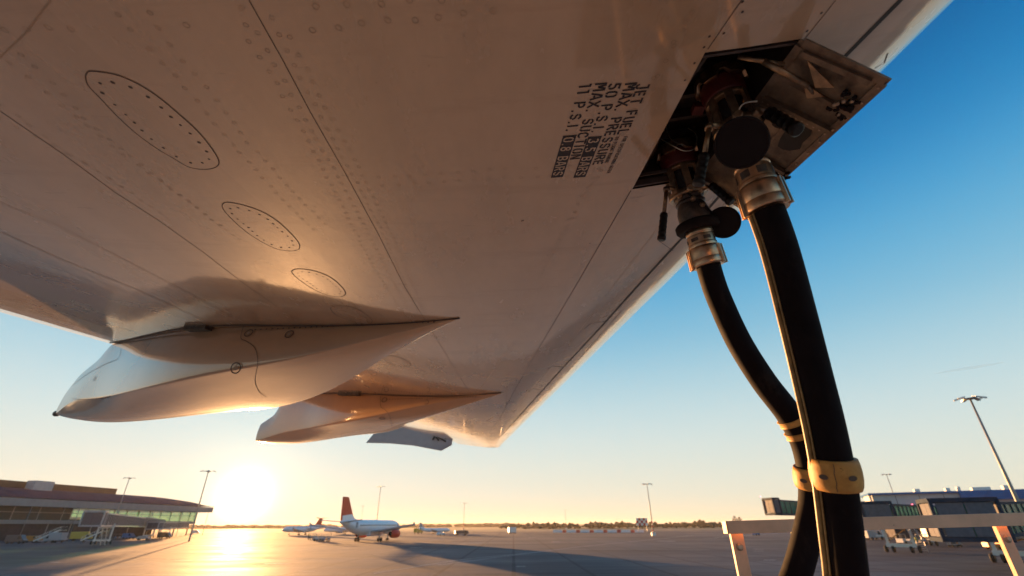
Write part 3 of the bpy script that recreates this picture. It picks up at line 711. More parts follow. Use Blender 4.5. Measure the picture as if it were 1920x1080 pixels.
# ================================================================== refuelling hoses
def frame_path(pts, n=10): return catmull(pts, n)
def hose(name, label, P0, axis_end, path, rad, first, capc, cap_r, grip1, grip2, k=1.0, bulb=False):
    root = empty(name, P0, label, 'fuel hose', 'black fuel hoses hanging from the wing')
    ax = (axis_end - P0); LN = ax.length; ax.normalize()
    q = lambda t: t * LN
    # nozzle head: notched silver collar, red ring, cast cage with openings
    c = MB(); r = .060 * k
    side = ax.cross(Vector((0, 0, 1))); side = side.normalized() if side.length > .01 else Vector((1, 0, 0)); sd2 = ax.cross(side)
    nn = 36; vs = []; fs = []
    # ring with notches on its lower rim
    for i in range(nn):
        an = 2 * math.pi * i / nn; d = side * math.cos(an) + sd2 * math.sin(an); notch = (i % 6) in (0, 1)
        lowt = .012 if notch else .026
        vs += [P0 + d * r * .80 + ax * -.020, P0 + d * r * 1.06 + ax * -.020, P0 + d * r * 1.12 + ax * (lowt - .010), P0 + d * r * .96 + ax * (lowt - .010)]
    for i in range(nn):
        j = (i + 1) % nn
        for e in range(4): fs.append((4 * i + e, 4 * i + (e + 1) % 4, 4 * j + (e + 1) % 4, 4 * j + e))
    c.add(vs, fs, 0); c.build('collar', [M['steel']], root, bevel=.001)
    c = MB(); c.lathe([(.0, r * .86), (.014, r * .95), (.034, r * .95), (.040, r * .90), (.048, r * .92), (.058, r * .84)], P0, ax, 0, 36); c.box(P0 - side * r * 1.2 + ax * .03, (.03, .03, .018), 0)
    c.build('red_ring', [M['red']], root)
    c = MB(); t0, t1 = .056, .15 * k                            # cage: two rings and slanted ribs
    ra, rb = r * .88, r * .82
    c.lathe([(t0, ra * .72), (t0, ra), (t0 + .010, ra), (t0 + .014, ra * .72)], P0, ax, 0, 36, caps=False)
    c.lathe([(t1 - .012, rb * .9), (t1 - .012, rb * 1.12), (t1 + .004, rb * 1.22), (t1 + .009, rb * 1.15), (t1 + .006, rb * .9)], P0, ax, 0, 36, caps=False)
    for i in range(7):
        an = 2 * math.pi * (i + .3) / 7; d = side * math.cos(an) + sd2 * math.sin(an)
        c.beam(P0 + d * ra * .93 + ax * (t0 + .004), P0 + d * rb * 1.07 + ax * (t1 - .004), .020 * k, .010, 0, up=d)
    c.lathe([(t0 - .01, ra * .6), (t1, rb * .72)], P0, ax, 1, 24)
    for an in (.4, 1.2):                                         # round lugs
        d = side * math.cos(an) + sd2 * math.sin(an); c.lathe([(0, .013), (.016, .013), (.018, .009)], P0 + ax * t1 + d * rb * 1.1, d, 0, 12)
    c.build('cage', [M['bronze'], M['dark']], root, bevel=.0012)
    # body
    c = MB(); t2 = q(.62) if not bulb else q(.46)
    prof = [(t1 - .01, rb * .92), (t1 + .012, rb * .92), (t1 + .018, rb * .80), (max(t2 - .04, t1 + .02), rb * .80), (max(t2 - .03, t1 + .024), rb * .92), (max(t2 - .015, t1 + .03), rb * .92), (max(t2 - .012, t1 + .032), rb * .78), (max(t2, t1 + .04), rb * .78)]
    c.lathe(prof, P0, ax, 0, 30)
    if bulb: c.lathe([(t2 - .004, rb * .7), (t2 + .01, rb * .86), (t2 + .03, rb * .97), (t2 + .05, rb * .97), (t2 + .068, rb * .85), (q(.66), rb * .8)], P0, ax, 0, 30)
    tow = (CAM - P0); tow = (tow - ax * tow.dot(ax)).normalized(); rt = ax.cross(tow).normalized()
    for a_, t_ in ((.25, t1 + .03), (.7, t1 + .055), (-.5, t2 - .02), (.9, t2 - .02)):
        d = (tow * math.cos(a_) + rt * -math.sin(a_)).normalized(); c.lathe([(0, .0085), (.012, .0085), (.012, .006), (.018, .005)], P0 + ax * t_ + d * rb * .8, d, 1, 8)
    c.build('nozzle_body', [M['castdark'], M['bronze']], root, bevel=.001)
    # rubber bumper ring
    if bulb:
        c = MB(); tb = q(.665); rr = rb * .88
        c.lathe([(tb - .013, rr), (tb - .015, rr * 1.35), (tb - .008, rr * 1.5), (tb + .008, rr * 1.5), (tb + .015, rr * 1.38), (tb + .013, rr)], P0, ax, 0, 36)
        c.build('bumper_ring', [M['cap']], root)
    # silver coupling
    c = MB(); ts = q(.70) if bulb else q(.66); te = LN; rc = rad * 1.14
    m_ = ts + (te - ts) * .48
    c.lathe([(ts - .01, rc * .8), (ts, rc * .98), (ts + .012, rc), (ts + .014, rc * .94), (ts + .018, rc * .94), (ts + .02, rc), (m_ - .012, rc), (m_ - .010, rc * 1.05), (m_, rc * 1.07), (m_ + .004, rc * 1.0)], P0, ax, 0, 40)
    c.lathe([(m_, rc * 1.08), (m_ + .008, rc * 1.16), (m_ + (te - m_) * .62, rc * 1.19), (m_ + (te - m_) * .625, rc * 1.17), (m_ + (te - m_) * .65, rc * 1.19), (te - .004, rc * 1.22), (te, rc * 1.16)], P0, ax, 0, 40)
    for a_ in (.45, -.5, 1.4, -1.45):                            # dark square recesses round the upper band
        g = []
        for i in range(5):
            for tt in (ts + .027, m_ - .018):
                an = a_ - .28 + .56 * i / 4; d = tow * math.cos(an) + rt * math.sin(an); g.append(P0 + ax * tt + d * (rc + .0008))
        c.add(g, [(2 * i, 2 * i + 1, 2 * i + 3, 2 * i + 2) for i in range(4)], 1)
    for a_ in (1.25, -1.2):                                      # clamp ears
        d = tow * math.cos(a_) + rt * math.sin(a_); tg = ax.cross(d).normalized()
        for o_ in (-.008, .008): c.beam(P0 + ax * (m_ + .004) + d * (rc * 1.17) + tg * o_, P0 + ax * (te + .004) + d * (rc * 1.22) + tg * o_, .006, .011, 0, up=d)
    c.build('coupling', [M['steel'], M['castdark']], root, bevel=.0008)
    # hose itself
    cp = frame_path([axis_end - ax * .03] + path, 8); c = MB(); c.tube(cp, rad, 0, 32); ho = c.build('hose', [M['rubber']], root)
    # dust cap hanging on its lanyard, facing the viewer
    cc, cn = capc; c = MB()
    c.lathe([(-.012, cap_r * .86), (-.010, cap_r), (.006, cap_r), (.010, cap_r * .96), (.010, cap_r * .9), (.0085, cap_r * .88)], cc, cn, 0, 48)
    c.box(cc + side * cap_r * -.0, (.012, .012, .012), 0); c.build('dust_cap', [M['cap']], root)
    c = MB(); mid = P0 + ax * (t2 - .02) + tow * rb * .9
    c.tube(catmull([mid, mid.lerp(cc, .5) + tow * .02, cc + (mid - cc).normalized() * cap_r * .95], 6), .0035, 0, 8); c.build('lanyard', [M['grip']], root)
    # two lever handles: alloy rod and ribbed black grip
    for g in (grip1, grip2):
        c = MB(); a, b, e, rr = g
        att = P0 + ax * (t1 * .9); near = a + (att - a) * .999
        c.tube([att + (a - att).normalized() * rb * .9, a], .0075, 0, 10); c.tube([a, b], .0062, 0, 12); c.lathe([(0, .010), (.012, .010)], a, b - a, 0, 12)
        go = c.build('handle_rod', [M['bronze'] if rr < 0 else M['dooredge']], root)
        rr = abs(rr); L_ = (e - b).length; pf = [(0, rr * .9)]
        for i in range(4): t_ = L_ * (.06 + i * .2); pf += [(t_, rr * .98), (t_ + .002, rr * 1.05), (t_ + .005, rr * 1.05), (t_ + .007, rr * .98)]
        pf += [(L_ * .82, rr * .95), (L_ * .86, rr * 1.12), (L_ * .97, rr * 1.12), (L_, rr * .8)]
        c = MB(); c.lathe(pf, b, e - b, 0, 18); c.build('grip', [M['grip']], root)
    return root, cp, ax, tow, rt
# near hose
A0 = pz(1350, 158, CZ + 1.06); A1 = pd(1440, 396, 1.115)
hr1, cp1, ax1, tw1, rt1 = hose('fuel_hose', 'near black fuel hose, right of the two, running straight down through a wide yellow guard', A0, A1,
    [pd(1456, 440, 1.11), pd(1474, 500, 1.10), pd(1500, 600, 1.075), pd(1525, 700, 1.05), pd(1549, 800, 1.01), pd(1568, 900, .985), pd(1581, 1000, .975), pd(1592, 1100, .975), pd(1600, 1250, .98), pd(1602, 1700, 1.0)],
    .0375, 0, (pd(1390, 268, 1.02), (ray(1390, 268) * -1).normalized()), .0565,
    (pd(1330, 236, 1.12), pd(1321, 290, 1.09), pd(1309, 347, 1.07), -.0125), (pd(1400, 195, 1.18), pd(1441, 210, 1.12), pd(1497, 245, 1.04), .0150), 1.0)
B0 = pz(1267, 288, CZ + 1.07); B1 = pd(1329, 499, 1.40)
hr2, cp2, ax2, tw2, rt2 = hose('fuel_hose', 'farther black fuel hose, left of the two, curving behind the near one', B0, B1,
    [pd(1334, 520, 1.395), pd(1349, 562, 1.38), pd(1385, 640, 1.35), pd(1432, 715, 1.33), pd(1478, 775, 1.315), pd(1506, 826, 1.30), pd(1520, 880, 1.29), pd(1524, 940, 1.28), pd(1514, 1000, 1.26), pd(1492, 1080, 1.24), pd(1455, 1180, 1.22), pd(1430, 1350, 1.2), pd(1430, 1600, 1.2)],
    .0355, 0, (pd(1357, 417, 1.42), (ray(1357, 417) * -1 + Vector((.25, 0, 0))).normalized()), .049,
    (pd(1250, 352, 1.42), pd(1245, 400, 1.40), pd(1240, 451, 1.38), -.0115), (pd(1310, 335, 1.42), pd(1334, 347, 1.38), pd(1372, 380, 1.33), .0120), 1.0, bulb=True)
# cable strapped along the near hose
def offs(cp, rad, ang):
    out = []
    for i, p in enumerate(cp):
        d = (cp[min(i + 1, len(cp) - 1)] - cp[max(i - 1, 0)]).normalized(); tow = (CAM - p); tow = (tow - d * tow.dot(d)).normalized(); rt = tow.cross(d).normalized()
        out.append(p + (tow * math.cos(ang) + rt * math.sin(ang)) * rad)
    return out
lf = 1 if proj(offs(cp1, .05, 1.5)[20])[0] < proj(cp1[20])[0] else -1
c = MB(); c.tube(offs(cp1, .0425, lf * 1.18), .0062, 0, 10); c.tube(offs(cp1, .0395, lf * .92), .0022, 0, 8); c.build('bonding_cable', [M['cable']], hr1)
def guard(cp, px_y, rad, h, root, holes=True, bulge=1.24):
    i = min(range(len(cp)), key=lambda k: abs(proj(cp[k])[1] - px_y)); p = cp[i]; d = (cp[i + 1] - cp[i - 1]).normalized()
    tow = (CAM - p); tow = (tow - d * tow.dot(d)).normalized(); rt = tow.cross(d).normalized()
    c = MB(); c.lathe([(-h * .5, rad * 1.02), (-h * .5, rad * 1.14), (-h * .35, rad * (1 + (bulge - 1) * .82)), (-h * .12, rad * bulge), (h * .15, rad * bulge), (h * .38, rad * (1 + (bulge - 1) * .8)), (h * .5, rad * 1.12), (h * .5, rad * 1.02)], p, d, 0, 48)
    if holes:
        for a_ in (-.45, .62):                                   # bolt recesses and the split line
            dd = tow * math.cos(a_) + rt * math.sin(a_) * -lf
            t1_ = d.cross(dd).normalized(); o = p + dd * rad * (bulge + .02)
            c.add([o + (t1_ * math.cos(k * .524) * .0095 + d * math.sin(k * .524) * .0055) for k in range(12)], [list(range(12))], 1)
        g = []
        for k in range(7):
            tt = -h * .45 + h * .9 * k / 6; rr = rad * interp([-h * .5, -h * .35, -h * .12, h * .15, h * .38, h * .5], [1.15, 1.24, 1.30, 1.30, 1.235, 1.13], tt)
            for s_ in (-.014, .014):
                an = -.02 + s_ + .02 * math.sin(k * 2.1); dd = tow * math.cos(an) + rt * math.sin(an) * -lf; g.append(p + d * tt + dd * rr * 1.008)
        c.add(g, [(2 * i, 2 * i + 1, 2 * i + 3, 2 * i + 2) for i in range(6)], 1)
    return c.build('hose_guard', [M['yellow'], M['line']], root)
guard(cp1, 885, .0395, .062, hr1)
guard(cp2, 895, .0375, .055, hr2)
for yy in (788, 812): guard(cp2, yy, .0358, .016, hr2, False, 1.06)
# loose bonding wires at the farther nozzle
c = MB(); c.tube(catmull([pd(1250, 236, 1.45), pd(1252, 252, 1.44), pd(1262, 264, 1.42), pd(1280, 272, 1.40)], 6), .0016, 0, 6)
c.tube(catmull([pd(1239, 260, 1.40), pd(1258, 271, 1.38), pd(1280, 282, 1.37), pd(1298, 281, 1.37), pd(1306, 270, 1.38), pd(1305, 252, 1.40), pd(1290, 240, 1.43)], 6), .0018, 0, 6)
c.build('bonding_wire', [M['wire']], hr2)
c = MB(); c.tube(catmull([pd(1386, 205, 1.12), pd(1392, 196, 1.11), pd(1405, 191, 1.10), pd(1420, 190, 1.09)], 6), .0022, 0, 6); c.build('bonding_wire', [M['wire']], hr1)

# ================================================================== service platform with railing
pf_ = empty('service_platform', (1.6, 2.6, 0), 'raised refuelling platform with a scuffed cream guard rail at lower right, behind the hoses', 'platform')
ra, rb_ = pd(1364, 989, 1.72), pd(1960, 972, 1.72)
mb = MB(); up_ = Vector((0, 0, 1)); dr = (rb_ - ra).normalized(); back = Vector((-dr.y, dr.x, 0))
rb2 = ra + dr * 2.0
mb.beam(ra, rb2, .004, .043, 0, up=up_); mb.beam(ra + up_ * .0195 + back * .019, rb2 + up_ * .0195 + back * .019, .036, .004, 0, up=up_)
mb.beam(ra + back * .0 - dr * .0, ra + back * .04, .006, .043, 0)
mb.build('top_rail', [M['railing']], pf_, bevel=.0012)
for (tpx, bpx, wd) in (((1381, 1000), (1409, 1110), .046), ((1876, 985), (1945, 1110), .040)):
    t_ = pd(*tpx, 1.74); b_ = pd(*bpx, 1.74); dd = Vector(((b_.x - t_.x) * .1, 0, -1)).normalized(); mb = MB()
    bot = t_ + dd * 1.25
    mb.beam(t_ - dd * .005, bot, wd, .004, 0, up=back); mb.beam(t_ - dr * (wd / 2 - .002) + back * .0075, bot - dr * (wd / 2 - .002) + back * .0075, .004, .017, 0, up=back)
    po = mb.build('post', [M['railing']], pf_, bevel=.001)
    bc = t_ + dd * .045; bm_ = MB(); bm_.lathe([(0, .013), (.003, .013), (.003, .009), (.011, .008)], bc - back * .002, -back, 0, 16); bm_.build('bolt', [M['bolt']], po)
mb = MB(); zd = CZ - 1.22
mb.box((1.75, 2.35, zd), (2.1, 1.15, .05), 0); mb.build('deck', [M['castdark']], pf_)
mb = MB(); 
for yy in (1.9, 2.8):
    mb.beam((.85, yy, .6), (2.6, yy, zd - .05), .08, .06, 0, up=(0, 1, 0)); mb.beam((2.6, yy + .09, .6), (.85, yy + .09, zd - .05), .08, .06, 0, up=(0, 1, 0))
mb.build('scissor_lift', [M['railing']], pf_)
mb = MB(); mb.box((1.75, 2.4, .5), (2.4, 1.5, .35), 0)
for sx in (-.8, .8):
    for sy in (-.72, .72): mb.lathe([(-.1, .28), (-.08, .3), (.08, .3), (.1, .28)], (1.75 + sx, 2.4 + sy, .3), (0, 1, 0), 1, 20)
mb.build('chassis', [M['railing'], M['rubber']], pf_)
# ================================================================== background
def gp(px, py): return pz(px, py, 0)
def zat(G, py):                                                  # height above ground point G seen at image row py
    a, b = -2.0, 60.0
    for _ in range(50):
        m = (a + b) / 2
        if proj((G.x, G.y, m))[1] > py: a = m
        else: b = m
    return (a + b) / 2
def link_copy(o, parent=None):
    c_ = o.copy(); col.objects.link(c_); c_.parent = parent
    for ch in list(o.children): link_copy(ch, c_)
    return c_
def lbuild(mb, name, mats, parent, **k):                         # mesh in the parent's local space
    mb2 = mb; sh = parent_loc(parent); mb2.v = [v + sh for v in mb2.v]
    return mb2.build(name, mats, parent, **k)

def ground_mat():
    m = bpy.data.materials.new('apron_concrete'); m.use_nodes = True; t = m.node_tree; n = t.nodes; l = t.links; p = n['Principled BSDF']
    p.inputs['Specular IOR Level'].default_value = .15
    tc = n.new('ShaderNodeTexCoord')
    def noise(sc, st=(1, 1, 1), det=6):
        mp = n.new('ShaderNodeMapping'); mp.inputs['Scale'].default_value = st; l.new(tc.outputs['Object'], mp.inputs[0])
        z = n.new('ShaderNodeTexNoise'); z.inputs['Scale'].default_value = sc; z.inputs['Detail'].default_value = det; z.inputs['Roughness'].default_value = .6; l.new(mp.outputs[0], z.inputs['Vector']); return z.outputs[0]
    def ramp(src, a, b, c0, c1):
        r = n.new('ShaderNodeValToRGB'); r.color_ramp.elements[0].position = a; r.color_ramp.elements[1].position = b
        r.color_ramp.elements[0].color = (*c0, 1); r.color_ramp.elements[1].color = (*c1, 1); l.new(src, r.inputs[0]); return r.outputs[0]
    def mix(a, b, f, mode='MULTIPLY'):
        x = n.new('ShaderNodeMix'); x.data_type = 'RGBA'; x.blend_type = mode; x.inputs[0].default_value = f
        l.new(a, x.inputs[6]); l.new(b, x.inputs[7]); return x.outputs[2]
    a = ramp(noise(.03, (.5, 1, 1)), .40, .60, (.195, .172, .170), (.088, .082, .086))
    b = ramp(noise(.3, (.35, 1, 1)), .35, .7, (1, 1, 1), (.72, .72, .74))
    c = ramp(noise(3.0), .3, .7, (.9, .9, .9), (1, 1, 1))
    br = n.new('ShaderNodeTexBrick'); l.new(tc.outputs['Object'], br.inputs[0]); br.inputs['Scale'].default_value = 1; br.inputs['Brick Width'].default_value = 7.5; br.inputs['Row Height'].default_value = 7.5
    br.offset = 0; br.inputs['Mortar Size'].default_value = .22; br.inputs['Color1'].default_value = (1, 1, 1, 1); br.inputs['Color2'].default_value = (.86, .85, .85, 1); br.inputs['Mortar'].default_value = (.35, .33, .32, 1)
    col_ = mix(mix(mix(a, b, 1), c, 1), br.outputs[0], .8)
    l.new(col_, p.inputs['Base Color'])
    rr = n.new('ShaderNodeMapRange'); rr.inputs[1].default_value = .3; rr.inputs[2].default_value = .7; rr.inputs[3].default_value = .66; rr.inputs[4].default_value = .9
    l.new(noise(.12, (.4, 1, 1)), rr.inputs[0]); l.new(rr.outputs[0], p.inputs['Roughness'])
    bp = n.new('ShaderNodeBump'); bp.inputs['Distance'].default_value = .02; bp.inputs['Strength'].default_value = .6; l.new(noise(2.2), bp.inputs['Height']); l.new(bp.outputs[0], p.inputs['Normal'])
    return m
g = MB(); g.add([(-9000, -300, 0), (9000, -300, 0), (9000, 9500, 0), (-9000, 9500, 0)], [(0, 1, 2, 3)], 0)
tag(g.build('apron', [ground_mat()]), kind='structure')
g = MB(); g.add([(-9000, 430, .004), (9000, 400, .004), (9000, 9500, .004), (-9000, 9500, .004)], [(0, 1, 2, 3)], 0)
tag(g.build('grass_field', [mat('dry_grass', (.30, .20, .07), .9, base2=(.16, .13, .05), vscale=.02, stretch=(.3, 1, 1))]), kind='structure')
g = MB(); g.add([(-9000, 470, .008), (9000, 440, .008), (9000, 505, .008), (-9000, 535, .008)], [(0, 1, 2, 3)], 0)
tag(g.build('taxiway', [mat('taxiway_asphalt', (.10, .09, .09), .7, var=.3, vscale=.05)]), kind='structure')
random.seed(11)
def ridge(name, y, x0, x1, hs, m, dep):
    g = MB(); n = 90; vs = []
    for i in range(n + 1):
        x = x0 + (x1 - x0) * i / n; h = hs[0] + hs[1] * math.sin(i * .11 + y) + hs[1] * .6 * math.sin(i * .31 + 1) + random.uniform(-.4, .4)
        vs += [(x, y, -1), (x, y + dep * .4, h * .85), (x, y + dep, h)]
    g.add(vs, [(3 * i + k, 3 * i + 3 + k, 3 * i + 4 + k, 3 * i + 1 + k) for i in range(n) for k in (0, 1)], 0, True)
    return tag(g.build(name, m), kind='structure')
hm = mat('hill_woods', (.05, .07, .04), .9, var=.4, vscale=.01)
ridge('hills', 5200, -7000, 7000, (20, 9), hm, 1600)
ridge('hill_slope', 2600, -3500, 2500, (7, 3), hm, 700)

g = MB(); g.add([(-60, -80, .004), (60, -80, .004), (60, 36, .004), (-60, 36, .004)], [(0, 1, 2, 3)], 0)  # unseen pale slab, added to bounce warm light up onto the wing
tag(g.build('bounce_slab', [mat('pale_bounce_slab', (.54, .40, .28), .6, var=.15, vscale=.3)]), kind='structure')
# painted marks on the apron
mk = MB()
def gmark(x0, y0, x1, y1, hw, m=0):
    a, b = gp(x0, y0), gp(x1, y1); d = (b - a); d.z = 0; s = Vector((d.y, -d.x, 0)).normalized() * hw
    mk.add([a - s, a + s, b + s, b - s], [(0, 1, 2, 3)], m)
random.seed(8)
for i in range(26):                                             # tyre scuffs in long shallow arcs
    x, y = random.uniform(-60, 110), random.uniform(55, 230); a = random.uniform(-.5, .6) + (1.57 if i % 4 == 0 else 0); k = random.uniform(-.012, .012)
    for o_ in (-.9, .9):
        P_ = []; xx, yy, aa = x - math.sin(a) * o_, y + math.cos(a) * o_, a
        for j in range(14): P_.append(Vector((xx, yy, 0))); xx += math.cos(aa) * 2.5; yy += math.sin(aa) * 2.5; aa += k * 2.5
        s = [Vector((-(P_[min(j + 1, 13)] - P_[max(j - 1, 0)]).y, (P_[min(j + 1, 13)] - P_[max(j - 1, 0)]).x, 0)).normalized() * .16 * math.sin(math.pi * (j + .3) / 14) for j in range(14)]
        mk.add([q_ for j in range(14) for q_ in (P_[j] - s[j], P_[j] + s[j])], [(2 * j, 2 * j + 1, 2 * j + 3, 2 * j + 2) for j in range(13)], 2)
for x0, x1, y, hw in ((847, 913, 1018.5, .5), (1034, 1050, 1016, .8), (968, 985, 1062, .25), (1233, 1267, 1014.5, .9), (1412, 1432, 1030, .25), (1412, 1432, 1033.5, .25), (1432, 1455, 1050, .25), (162, 186, 1037, .35), (94, 112, 1054, .25),
        (306, 317, 1035, .3), (326, 361, 1051, .3), (495, 545, 1057, .35), (420, 453, 1038, .5), (497, 516, 1025, .4), (600, 612, 1023, .5), (656, 672, 1020, .5), (632, 654, 1028, .3), (768, 792, 1027, .4), (700, 712, 1040, .2), (990, 1004, 1008, .8), (905, 930, 1007, .6), (1320, 1345, 1009, .5), (560, 590, 1071, .15)):
    gmark(x0, y, x1, y, hw)
gmark(820, 1059.5, 1075, 1026.5, .10); gmark(860, 1050, 1015, 1034, .10); gmark(700, 1075, 860, 1050, .10); gmark(1075, 1026.5, 1300, 1004, .15); gmark(1340, 1008, 1460, 1000, .3)
gmark(435, 1010.5, 525, 1010.5, .5, 1); gmark(1060, 1030, 1330, 1031, .4, 1); gmark(940, 1008, 1120, 1003, .8, 1)
for v in mk.v: v.z = .006
tag(mk.build('apron_markings', [mat('worn_white_paint', (.62, .60, .56), .6, var=.4, vscale=1.5), mat('tar_seam', (.05, .045, .045), .5), mat('tyre_scuff', (.085, .07, .066), .55, var=.4, vscale=2)]), kind='structure')

# ------------------------------------------------------------------ airliners
M['awhite'] = mat('aircraft_white', (.86, .87, .90), .28, var=.06, vscale=1, coat=.5)
M['ared'] = mat('aircraft_red', (.85, .07, .035), .5, spec=.2, var=.06, vscale=1)
M['agrey'] = mat('aircraft_grey', (.36, .38, .42), .35, var=.15, vscale=1)
M['tyre'] = mat('tyre_black', (.02, .02, .02), .7)
M['glassd'] = mat('dark_window', (.02, .025, .03), .1)
def airliner(name, loc, az, label, sc=1.0, ttail=False, fin='ared', cowl='ared', body='awhite', group=None, simple=False):
    r = empty(name, loc, label, 'airliner', group, rz=R(90) - az); r.scale = (sc, sc, sc)
    f = MB(); st = [(18.8, .05, 3.6), (18.5, .45, 3.6), (17.8, .95, 3.7), (16.6, 1.45, 3.8), (15, 1.8, 3.9), (13, 1.98, 3.95), (9, 2.0, 3.95), (0, 2.0, 3.95), (-7, 2.0, 3.95), (-10, 1.85, 4.1), (-13, 1.45, 4.45), (-16, .85, 4.95), (-18.2, .38, 5.3), (-18.8, .12, 5.35)]
    n = 24; vs = []
    for x, rr, z in st:
        for k in range(n): a = 6.28318 * k / n; vs.append((x, rr * math.sin(a), z + rr * math.cos(a) * 1.03))
    f.add(vs, [(i * n + k, i * n + (k + 1) % n, (i + 1) * n + (k + 1) % n, (i + 1) * n + k) for i in range(len(st) - 1) for k in range(n)], 0, True)
    f.box((0, 0, 2.2), (9, 3.2, .9), 0)
    lbuild(f, 'fuselage', [M[body]], r)
    if not simple:
        for i in range(34):
            w = MB(); w.box((13 - i * .72, -1.97, 4.45), (.26, .06, .36), 0); lbuild(w, 'window', [M['glassd']], r)
        for s in (1, -1):
            w = MB(); w.add([(17.2, s * .9, 4.35), (16.2, s * 1.35, 4.55), (16.2, s * 1.25, 5.0), (17.1, s * .75, 4.8)], [(0, 1, 2, 3)], 0); lbuild(w, 'windscreen', [M['glassd']], r)
            for x_, y_, z_, h_ in ((14.2, 1.93, 4.1, 1.8), (-12, 1.56, 4.6, 1.5)):
                w = MB(); w.box((x_, s * y_, z_), (.85, .14, h_), 0); lbuild(w, 'cabin_door', [M['agrey']], r)
    zr, zt = 5.3, 11.76
    v = MB(); v.prism([(-10.8, -.14, zr + .3), (-12.4, -.14, zr + 1.6), (-16.0, -.07, zt), (-18.9, -.07, zt), (-18.5, -.14, zr + .4)], (0, .28, 0), 0)
    fo = lbuild(v, 'fin', [M[fin]], r, bevel=.05)
    v = MB(); v.prism([(-9.4, -.2, 5.75), (-11.4, -.2, 6.3), (-13.4, -.2, 7.35), (-18.1, -.2, 6.9), (-17.9, -.2, 5.5), (-12, -.2, 5.2)], (0, .4, 0), 0)
    lbuild(v, 'fin_root', [M[body]], r)
    hz = zt - .3 if ttail else 5.2
    for s in (1, -1):
        h = MB(); h.prism([(-14.6, s * .5, hz), (-17.6, s * 6.2, hz + .5), (-18.9, s * 6.2, hz + .5), (-18.0, s * .5, hz)], (0, 0, .18), 0); lbuild(h, 'tailplane', [M[fin if ttail else 'agrey']], r)
        w = MB(); w.prism([(5.4, s * 1.6, 2.5), (-5.6, s * 15.8, 4.2), (-5.9, s * 17.0, 4.4), (-7.4, s * 17.0, 4.4), (-4.2, s * 6, 2.95), (-3.6, s * 1.6, 2.5)], (0, 0, .42), 0)
        w.add([(-5.6, s * 17, 4.3), (-7.6, s * 17, 4.3), (-7.9, s * 17.25, 5.3), (-7.2, s * 17.25, 5.3)], [(0, 1, 2, 3)], 0)
        lbuild(w, 'wing', [M['agrey']], r, bevel=.05)
        e = MB()
        ex, ey, ez = ((3.6, 5.75, 2.05) if not ttail else (-9.5, 2.9, 4.9))
        k_ = 1.0 if not ttail else .72
        e.lathe([(2.6, .98), (2.45, 1.12), (1.2, 1.2), (-.6, 1.15), (-1.8, .92), (-2.5, .66)], (ex, s * ey, ez), (1, 0, 0), 0, 24, caps=False)
        for q_ in range(len(e.v)): e.v[q_] = Vector((ex, s * ey, ez)) + (e.v[q_] - Vector((ex, s * ey, ez))) * k_
        e.lathe([(1.9 * k_, .9 * k_), (1.9 * k_, .02)], (ex, s * ey, ez), (1, 0, 0), 1, 16, caps=False); e.lathe([(-2.4 * k_, .62 * k_), (-3.0 * k_, .2 * k_)], (ex, s * ey, ez), (1, 0, 0), 1, 16)
        if ttail: e.box((ex, s * 2.1, ez), (2, 1.2, .3), 2)
        else: e.box((ex - 1.8, s * ey, ez + 1.0), (3.4, .3, .7), 2)
        lbuild(e, 'engine', [M[cowl], M['glassd'], M[body]], r)
        gm = MB(); gx = -1.6
        gm.beam((gx, s * 3.8, .6), (gx, s * 3.4, 2.6), .28, .28, 0)
        for d in (-.46, .46): gm.lathe([(-.2, .5), (-.17, .58), (.17, .58), (.2, .5)], (gx, s * 3.8 + d, .58), (0, 1, 0), 1, 18)
        lbuild(gm, 'main_gear', [M['agrey'], M['tyre']], r)
    gm = MB(); gm.beam((11.0, 0, .4), (11.2, 0, 2.2), .2, .2, 0)
    for d in (-.25, .25): gm.lathe([(-.11, .34), (-.09, .38), (.09, .38), (.11, .34)], (11.0, d, .38), (0, 1, 0), 1, 16)
    lbuild(gm, 'nose_gear', [M['agrey'], M['tyre']], r)
    return r
def placeA(px, py, az, off, *a, **k):                            # (px,py): where the main gear touches the ground
    G = gp(px, py); d = Vector((math.sin(az), math.cos(az), 0)); s_ = k.get('sc', 1)
    return airliner('parked_airliner', G + d * 1.6 * s_ + Vector((0, 0, off)), az, *a, **k)
placeA(690, 1015.6, R(13), 0, 'white airliner with tall red tail fin and red engines, parked on open apron')
placeA(566, 1003.0, R(-72), 0, 'sunlit regional jet with red high tail, left of the red-finned airliner', sc=.72, ttail=True, fin='ared', cowl='awhite', simple=True)
placeA(646, 1001.5, R(-118), 0, 'white jet whose nose shows just left of the red-finned airliner', sc=.62, fin='awhite', cowl='agrey', simple=True)
placeA(812, 1001.0, R(70), 0, 'small white jet with dark tail far behind the red-finned airliner', sc=.5, fin='agrey', cowl='agrey', simple=True)

